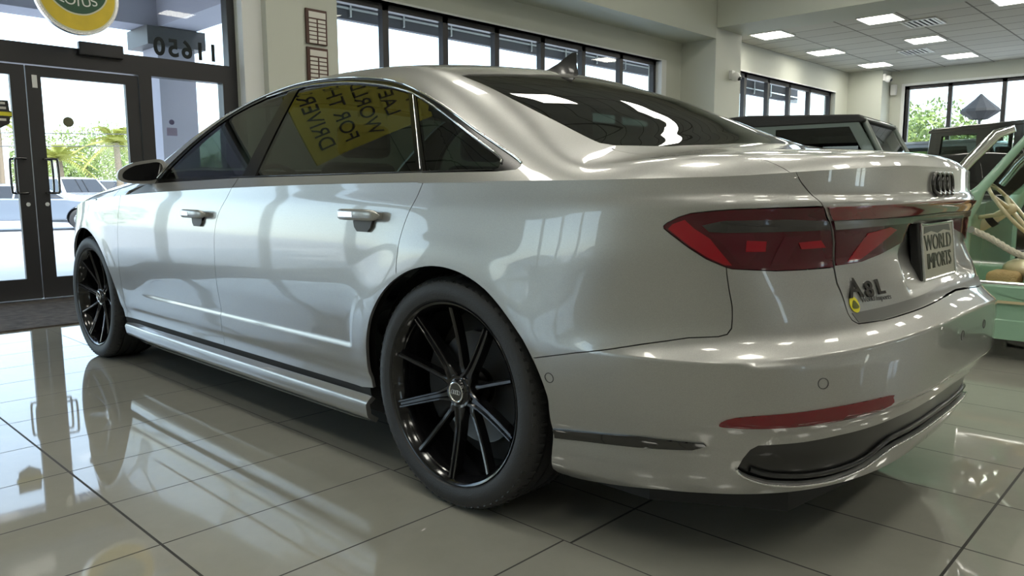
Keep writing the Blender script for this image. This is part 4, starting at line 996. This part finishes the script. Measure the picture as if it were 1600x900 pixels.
MB().loft([[(-.78,2.05,.80),(.78,2.05,.80),(.78,2.5,.80),(-.78,2.5,.80)],[(-.74,2.10,.98),(.74,2.10,.98),(.74,2.45,1.02),(-.74,2.45,1.02)]]).build('dashboard',M['leather'],car,bevel=.03)
sw=[( -.37+.18*math.cos(a),1.96+.05*math.sin(a),.93+.175*math.sin(a)) for a in np.linspace(0,2*PI,32,endpoint=False)]
stw=MB().tube(sw,.014,8,closed=True).tube([(-.54,1.96,.93),(-.2,1.96,.93)],.012).tube([(-.37,1.97,.93),(-.37,1.93,.77)],.014); stw.build('steering_wheel',M['leather'],car,smooth=50)
panel('headlining',[(-.60,.10),(-.60,1.70),(.60,1.70),(.60,.10)],topf,M['leather'],car,off=-.035,th=0,step=.08,gap=0)
MB().box(-.80,.80,-.5,2.5,.24,.36).build('cabin_floor',M['black_matte'],car)
# wheels -------------------------------------------------------------
def make_wheel():
    w=MB(); R=.36; W=.1325
    pr=[(-.100,.276),(-.118,.285),(-.127,.292),(-.1325,.308),(-.1325,.322),(-.129,.338),(-.122,.348),(-.112,.3545)]
    tr=[]
    for g0,g1 in ((-.078,-.068),(-.030,-.020),(.020,.030),(.068,.078)): tr+=[(g0-.0005,.3595),(g0,.352),(g1,.352),(g1+.0005,.3595)]
    pr=pr+[(-.100,.358)]+tr+[(.100,.358)]+[(-a,b) for a,b in reversed(pr)]
    w.lathe(pr,96)
    for k in range(72):
        a=2*PI*k/72
        for sg in (-1,1):
            q=MB().box(-.0045,.0045,-.022,.022,-.0025,.003); 
            # shoulder rib running across the tread edge
            m=Matrix.Rotation(a+sg*.02,4,'X')@Matrix.Translation((sg*.104,0,.3535))@Matrix.Rotation(sg*math.radians(22),4,'Y')@Matrix.Rotation(PI/2,4,'Z')
            q.xf(m); w.add(q.v,q.f)
    tyre=w.build('tyre',M['rubber'],None,smooth=32)
    root=bpy.data.objects.new('wheel',None); C.objects.link(root); root.parent=car; tyre.parent=root
    rm=MB().lathe([(-.098,.262),(-.112,.270),(-.121,.276),(-.124,.283),(-.119,.287),(-.108,.282),(-.100,.280)],96)
    rm.lathe([(-.121,.275),(-.108,.266),(-.06,.252),(.02,.246),(.10,.250),(.115,.272)],96)
    rm.build('rim',M['rim'],root,smooth=35)
    br=MB().lathe([(.012,.0),(.012,.07),(.0,.075),(.0,.175),(-.001,.178),(.03,.178),(.03,.07)],64); br.build('brake_disc',M['disc'],root,smooth=30)
    cal=MB().prism([(.10*math.cos(t),.10*math.sin(t)) for t in np.linspace(-.7,.7,8)]+[(.20*math.cos(t),.20*math.sin(t)) for t in np.linspace(.7,-.7,8)],-.035,.05,'x'); cal.build('brake_caliper',M['black_matte'],root,bevel=.008)
    back=MB().lathe([(.06,.0),(.06,.25)],48); back.build('backplate',M['black_matte'],root)
    hub=MB().lathe([(-.092,.0),(-.092,.034),(-.088,.036),(-.084,.042),(-.086,.050),(-.078,.056),(-.05,.060),(.02,.062)],48); hub.build('hub',M['rim'],root,smooth=30)
    cap=MB().lathe([(-.0945,0),(-.0945,.028)],40); cap.build('centre_cap',M['black_gloss'],root)
    MB().lathe([(-.0920,.033),(-.0965,.032),(-.0975,.030),(-.0965,.028),(-.0940,.027)],40).build('cap_ring',M['chrome'],root,smooth=50)
    lg=MB()
    for k in range(4): lg.tube([(-.0955,-.0135+.009*k+.0062*math.cos(t),.0062*math.sin(t)) for t in np.linspace(0,2*PI,20,endpoint=False)],.0011,6,closed=True)
    lg.build('cap_emblem',M['satin'],root,smooth=60)
    for k in range(5):
        a=2*PI*k/5
        b_=MB().lathe([(-.078,0),(-.082,.007),(-.072,.009),(-.06,.009)],12,'x',(-.0,.047*math.sin(a+PI/5),.047*math.cos(a+PI/5))); b_.build('wheel_bolt',M['disc'],root,smooth=40)
        def spoke(ang,wd0,wd1,xo0,xo1,dep,name,ridge=True):
            s=MB(); secs=[]
            for t in np.linspace(0,1,10):
                r=.042+t*(.266-.042); xo=xo0+(xo1-xo0)*t**1.6; wd=wd0+(wd1-wd0)*t**.8
                if t<.2: wd+= (.2-t)*.06
                if ridge: sec=[(xo+.004,-wd),(xo,-wd*.88),(xo,-wd*.55),(xo+.007,-wd*.30),(xo+.007,wd*.30),(xo,wd*.55),(xo,wd*.88),(xo+.004,wd),(xo+dep,wd*.8),(xo+dep,-wd*.8)]
                else: sec=[(xo+.003,-wd),(xo,-wd*.5),(xo,wd*.5),(xo+.003,wd),(xo+dep,wd*1.3),(xo+dep,-wd*1.3)]
                secs.append([(x,q,-r) for x,q in sec])
            s.loft(secs); s.xf(Matrix.Rotation(ang,4,'X')); s.build(name,M['rim'],root,smooth=25)
        spoke(a,.0165,.0125,-.084,-.119,.035,'spoke')
        spoke(a+PI/5,.0085,.0075,-.070,-.116,.030,'thin_spoke',False)
    # valve
    MB().tube([(-.095,.15,.205),(-.085,.148,.20)],.004,8).build('valve',M['satin'],root)
    return root
w0=make_wheel()
for (x,y,rz,ph) in ((-.8165,0,0,0),(-.8215,3.128,0,.5),(.8165,0,PI,0),(.8215,3.128,PI,.3)):
    o=w0 if (x<0 and y==0) else copy_tree(w0,car)
    o.location=(x,y,.36); o.rotation_euler=(ph if rz==0 else -ph,0,rz)
# ================================================================== OTHER VEHICLES IN THE SHOWROOM
M['mint']=mat('mint_enamel',(.30,.50,.36),.18,0,1); M['cream']=mat('cream_enamel',(.62,.54,.34),.25,0,.6)
M['wicker']=mat('woven_wicker',(.50,.36,.16),.6,bump=(150,.8)); M['rope']=mat('cotton_rope',(.55,.52,.42),.85,bump=(120,.6))
M['vglass']=glassmat('vehicle_glass',(.75,.80,.76),.8,1.45)
jx0,jx1=2.50,3.82
t=thing('beach_car','small open mint green classic car with wicker seats and a rope across the doorway','car',(0,0,0))
def jsec(y,zt,zb,w,rd=.10):
    """body cross-section ring at y"""
    xc=(jx0+jx1)/2; h=w/2
    return [(xc-h+.04,y,zb),(xc-h,y,zb+.08),(xc-h,y,zt-rd),(xc-h+rd*.4,y,zt-rd*.3),(xc-h+rd,y,zt),(xc,y,zt+.03),(xc+h-rd,y,zt),(xc+h-rd*.4,y,zt-rd*.3),(xc+h,y,zt-rd),(xc+h,y,zb+.08),(xc+h-.04,y,zb)]
nose=MB().loft([jsec(-.575,.87,.14,1.30),jsec(-.3,.86,.14,1.32),jsec(.2,.80,.14,1.30,.16),jsec(.55,.70,.16,1.15,.2),jsec(.75,.56,.22,.9,.16)]); nose.build('nose',M['mint'],t,smooth=50)
tl=MB().loft([jsec(-2.0,.70,.14,1.32),jsec(-2.5,.72,.14,1.32,.16),jsec(-3.0,.66,.16,1.2,.2),jsec(-3.25,.45,.22,1.0,.12)]); tl.build('tail',M['mint'],t,smooth=50)
MB().box(jx0,jx0+.10,-2.0,-.575,.13,.435).box(jx1-.10,jx1,-2.0,-.575,.13,.435).box(jx0,jx1,-2.0,-.575,.13,.25).build('sill',M['mint'],t,bevel=.012)
for sx,ex in ((jx0,-1),(jx1,1)):
    MB().box(sx-.012 if ex<0 else sx,sx if ex<0 else sx+.012,-2.05,-.45,.335,.350).build('cream_strip',M['cream'],t)
    MB().tube([(sx+.02*-ex,-2.0,.442),(sx+.02*-ex,-.60,.442)],.014,8).build('chrome_sill_trim',M['chrome'],t,smooth=60)
    px=lambda k:sx-ex*k
    post=MB().tube([(px(.03),-.56,.40),(px(.03),-.555,.80),(px(.035),-.575,.90),(px(.05),-.62,.97),(px(.09),-.83,1.27)],[.03,.035,.055,.028,.02],10); post.build('windscreen_post',M['mint'],t,smooth=60)
    MB().tube([(px(-.01),-.47,1.0),(px(.02),-.56,1.13),(px(.05),-.68,1.275),(px(.06),-.76,1.30)],[.028,.032,.030,.02],10).build('chrome_frame',M['chrome'],t,smooth=60)
    for yc in (.12,-2.45):
        wh=bpy.data.objects.new('wheel',None); link(wh,t); wh.location=(px(.10),yc,.25)
        MB().lathe([(-.06,.15),(-.065,.2),(-.05,.24),(0,.25),(.05,.24),(.065,.2),(.06,.15)],32,'x').build('tyre',M['rubber'],wh,smooth=40)
        MB().lathe([(ex*.07,0),(ex*.06,.08),(ex*.04,.14),(ex*.05,.16)],24,'x').build('hubcap',M['chrome'],wh,smooth=40)
    MB().ellipsoid((px(.22),.62,.55),(.09,.06,.09)).build('headlamp',M['chrome'],t,smooth=60)
MB().tube([(jx0+.09,-.83,1.27),(jx1-.09,-.83,1.27)],.018,10).build('windscreen_header',M['mint'],t,smooth=60)
MB().add([(jx0+.06,-.60,.93),(jx1-.06,-.60,.93),(jx1-.10,-.82,1.26),(jx0+.10,-.82,1.26),(jx0+.06,-.594,.934),(jx1-.06,-.594,.934),(jx1-.10,-.814,1.264),(jx0+.10,-.814,1.264)],[(0,1,2,3),(7,6,5,4),(0,4,5,1),(1,5,6,2),(2,6,7,3),(3,7,4,0)]).build('windscreen',M['vglass'],t)
# steering column and wheel
MB().tube([(2.84,-.50,.70),(2.84,-.60,.765),(2.84,-.68,.825)],[.035,.034,.028],12).build('steering_column',M['cream'],t,smooth=60)
MB().tube([(2.84,-.610,.772),(2.84,-.640,.795)],.040,12).build('column_clamp',M['black_matte'],t,smooth=60)
sc_=Vector((2.84,-.715,.85)); ax=Vector((0,-.78,.62)); u_=Vector((1,0,0)); v_=ax.cross(u_)
ring=[sc_+(u_*math.cos(a)+v_*math.sin(a))*.19 for a in np.linspace(0,2*PI,36,endpoint=False)]
sw_=MB().tube(ring,.011,8,closed=True)
for a in (.5,2.64,-1.57): sw_.tube([sc_,sc_+(u_*math.cos(a)+v_*math.sin(a))*.19],.014,8)
sw_.ellipsoid(tuple(sc_),(.035,.035,.035)); sw_.build('steering_wheel',M['cream'],t,smooth=60)
MB().tube([(2.76,-.56,.80),(2.70,-.68,.82)],.012,8).tube([(2.70,-.68,.82),(2.68,-.72,.84)],.018,8).build('column_stalk',M['cream'],t,smooth=60)
# wicker seat and box
def wick(x0,x1,y0,y1,z0,z1,nm): MB().box(x0,x1,y0,y1,z0,z1).build(nm,M['wicker'],t,bevel=.03)
wick(2.62,3.05,-1.35,-.86,.28,.56,'wicker_seat'); wick(3.15,3.6,-1.35,-.86,.28,.56,'wicker_seat')
wick(2.62,3.05,-1.48,-1.38,.30,.95,'wicker_backrest'); wick(3.15,3.6,-1.48,-1.38,.30,.95,'wicker_backrest'); wick(2.62,3.6,-2.35,-1.85,.28,.60,'wicker_bench')
wick(2.60,2.80,-.82,-.66,.26,.50,'wicker_box'); MB().ellipsoid((2.88,-.82,.50),(.17,.13,.07)).build('seat_pad',M['cream'],t,smooth=60)
for x in (2.7,2.9,3.1): pass
rp=[Vector((2.52,-.60,.735)),Vector((2.515,-.67,.705)),Vector((2.51,-.74,.665)),Vector((2.51,-.80,.628)),Vector((2.51,-.88,.598)),Vector((2.51,-1.1,.56)),Vector((2.51,-1.5,.57)),Vector((2.52,-2.0,.68))]
rp=[Vector(q) for q in curve(rp,10)]
rb_=MB()
for ph in (0,2.09,4.19):
    P=[]; L=0
    for i,q in enumerate(rp):
        if i: L+=(q-rp[i-1]).length
        a=ph+L*2*PI/.09; P.append(q+Vector((math.cos(a)*.010,0,math.sin(a)*.010)))
    rb_.tube(P,.011,8)
rb_.build('rope_barrier',M['rope'],t,smooth=60)
MB().tube([(2.50,-.595,.74),(2.52,-.60,.735),(2.525,-.612,.73)],.02,10).build('rope_hook',M['chrome'],t,smooth=60)
# boxy off-roaders ----------------------------------------------------
def offroader(name,lab,x,y,rz,paint,top_,L=4.2,W=1.75,zb=1.12,zr=1.88,hoodL=1.15,wr=.40,slope=.10,panes=((.06,.40),(.46,.94)),seethrough=True,fold=False):
    t=thing(name,lab,'off-road vehicle',(x,y,0),rz)
    h=W/2; xf=L/2; xw=xf-hoodL; xr=-L/2
    wx=(xf-.62,xr+.75); bot=[]
    for c in sorted(wx): bot+=[(c+wr*1.22*math.cos(a),wr+wr*1.22*math.sin(a)) for a in np.linspace(PI,0,12)]
    poly=[(xr,.45)]+[(a,max(b_,.45)) for a,b_ in bot]+[(xf-.05,.45),(xf-.03,1.02),(xw,zb),(xr,zb)]
    MB().prism(poly,-h+.10,h-.10,'y').build('body',paint,t,bevel=.03)
    for sg in (-1,1):
        MB().box(xr,xw-.0,sg*h-.11 if sg>0 else -h,h if sg>0 else sg*h+.11,.50+.42,zb).build('side_panel',paint,t,bevel=.015)
        for c in wx:
            pts=[(c+wr*1.42*math.cos(a),wr+wr*1.34*math.sin(a)) for a in np.linspace(PI*.97,.03*PI,14)]+[(c+wr*1.2*math.cos(a),wr+wr*1.18*math.sin(a)) for a in np.linspace(0.03*PI,PI*.97,14)]
            MB().prism(pts,sg*(h-.12),sg*(h+.08),'y').build('wheel_arch_flare',M['black_matte'],t)
            wh=bpy.data.objects.new('wheel',None); link(wh,t); wh.location=(c,sg*(h-.06),wr)
            MB().lathe([(-.12,wr*.58),(-.13,wr*.8),(-.11,wr*.97),(0,wr),(.11,wr*.97),(.13,wr*.8),(.12,wr*.58),(-.12,wr*.58)],36,'y').build('tyre',M['rubber'],wh,smooth=40)
            rr_=MB().lathe([(sg*.06,0),(sg*.10,.05),(sg*.05,.09),(sg*.04,wr*.5),(sg*.12,wr*.57),(sg*.11,wr*.62)],30,'y')
            for k in range(8): a=2*PI*k/8; rr_.tube([(.05*math.cos(a),sg*.07,.05*math.sin(a)),(wr*.56*math.cos(a),sg*.10,wr*.56*math.sin(a))],.02,6)
            rr_.build('rim',M['chrome'],wh,smooth=40)
        # window frame side with openings
        y0,y1=(h-.05,h-.01) if sg>0 else (-h+.01,-h+.05)
        xs0,xs1=xr+.04,xw-.02; f=MB(); n=len(panes)
        def px(u,z): return xs0+(xs1-xs0)*u-(slope*2.2*(z-zb)/(zr-zb) if u>.9 else 0)
        def quad(u0,u1,z0,z1):
            P=[(px(u0,z0),z0),(px(u1,z0),z0),(px(u1,z1),z1),(px(u0,z1),z1)]; f.prism(P,y0,y1,'y')
        quad(0,1,zb-.01,zb+.07); quad(0,1,zr-.13,zr-.04)
        u=0
        for a,b_ in panes: quad(u,a,zb+.07,zr-.13); u=b_
        quad(u,1,zb+.07,zr-.13); f.build('window_surround',paint,t)
        for a,b_ in panes:
            P=[(px(a,zb+.07),zb+.07),(px(b_,zb+.07),zb+.07),(px(b_,zr-.13),zr-.13),(px(a,zr-.13),zr-.13)]
            MB().prism(P,(y0+y1)/2-.004,(y0+y1)/2+.004,'y').build('side_window',M['vglass'] if seethrough else M['tint'],t)
    s2=slope*2.2
    xt=xw-s2
    if fold: P=[(xr-.03,zr-.09),(xr+.02,zr-.02),(xr+L*.36,zr+.06),(xt+.02,zr),(xt+.10,zr-.06),(xt+.08,zr-.09)]
    else: P=[(xr-.03,zr-.06),(xr+.04,zr),(xt-.05,zr+.01),(xt+.06,zr-.03),(xt+.05,zr-.07)]
    MB().prism(P,-h+.0,h-.0,'y').build('roof',top_,t,bevel=.02)
    # windscreen with frame
    fr_=MB()
    for sg in (-1,1): fr_.tube([(xw+.02,sg*(h-.07),zb-.02),(xt+.05,sg*(h-.10),zr-.04)],.035,8)
    fr_.tube([(xw+.02,-h+.07,zb),(xw+.02,h-.07,zb)],.03,8); fr_.tube([(xt+.05,-h+.1,zr-.05),(xt+.05,h-.1,zr-.05)],.03,8); fr_.build('windscreen_frame',paint,t,smooth=50)
    MB().add([(xw+.02,-h+.08,zb),(xw+.02,h-.08,zb),(xt+.05,h-.1,zr-.05),(xt+.05,-h+.1,zr-.05),(xw+.028,-h+.08,zb),(xw+.028,h-.08,zb),(xt+.058,h-.1,zr-.05),(xt+.058,-h+.1,zr-.05)],[(0,1,2,3),(7,6,5,4),(0,4,5,1),(1,5,6,2),(2,6,7,3),(3,7,4,0)]).build('windscreen',M['vglass'],t)
    MB().tube([(xw+.10,-.45,zb+.03),(xw-.0,-.1,zb+.18)],.008,6).tube([(xw+.10,.15,zb+.03),(xw-.0,.5,zb+.18)],.008,6).build('wiper',M['black_matte'],t)
    f=MB().box(xr,xr+.04,-h+.05,h-.05,zb,zb+.07); f.box(xr,xr+.04,-h+.05,h-.05,zr-.13,zr-.05)
    for a,b_ in ((-h+.05,-h+.2),(h-.2,h-.05)): f.box(xr,xr+.04,a,b_,zb+.07,zr-.13)
    f.build('rear_surround',paint,t); MB().box(xr+.016,xr+.024,-h+.2,h-.2,zb+.07,zr-.13).build('rear_window',M['vglass'],t)
    MB().box(xf-.04,xf+.14,-h+.02,h-.02,.48,.66).build('front_bumper',M['black_matte'],t,bevel=.02); MB().box(xr-.14,xr+.02,-h+.02,h-.02,.48,.64).build('rear_bumper',M['black_matte'],t,bevel=.02)
    g=MB()
    for k in range(7): g.box(xf-.05,xf-.01,-.27+.08*k,-.23+.08*k,.72,.98)
    g.build('grille',M['chrome'],t)
    for sg in (-1,1): MB().lathe([(0,0),(.03,.06),(.02,.10),(-.03,.105)],24,'x',(xf-.02,sg*.52,.86)).build('headlamp',M['chrome'],t,smooth=40)
    for sx in (-.42,.42): 
        MB().box(.0,.14,sx-.24,sx+.24,.85,1.40).box(.02,.10,sx-.12,sx+.12,1.42,1.60).build('front_seat',M['leather'],t,bevel=.03)
    MB().box(xr+.03,xw,-h+.1,h-.1,.95,1.02).build('cabin_floor',M['black_matte'],t)
    return t
greenp=mat('olive_green_paint',(.12,.155,.135),.35,0,.6); blackp=mat('gloss_black_paint',(.012,.013,.013),.12,0,1)
canvas=mat('black_canvas',(.02,.021,.02),.75,bump=(60,.3))
x,y=D(1272,9.8); offroader('off_roader','dark green off-roader with black canvas roof parked behind the silver sedan',x,y,math.radians(-84),greenp,canvas,L=4.3,zr=1.80,zb=1.16,slope=.16,panes=((.16,.44),(.60,.96)),seethrough=False,fold=True)
x,y=11.7,.75; offroader('off_roader','gloss black off-roader with see-through windows under the east window',x,y,math.radians(56),blackp,blackp,L=4.6,zr=1.93,zb=1.2,slope=.04,panes=((.06,.16),(.22,.44),(.50,.62),(.70,.93)))
x,y=16.3,2.9; offroader('off_roader','pale blue-white off-roader far back between green and black off-roaders',x,y,math.radians(-100),silver,silver,L=4.2,zr=1.95,slope=.08)
x,y=5.35,-.35; lowcar('black_coupe','low black car with chrome streaks just behind the sedan boot','car',x,y,math.radians(-76),4.3,1.8,1.28,([(2.1,.45),(2.12,.66),(1.9,.80),(.9,.93),(-1.3,.98),(-2.0,.96),(-2.15,.80),(-2.15,.5)],[(.9,.92),(.1,1.22),(-.4,1.26),(-.9,1.22),(-1.6,.96)]),0,blackp,z=0,wx=(1.35,-1.3),wmat=M['chrome'])
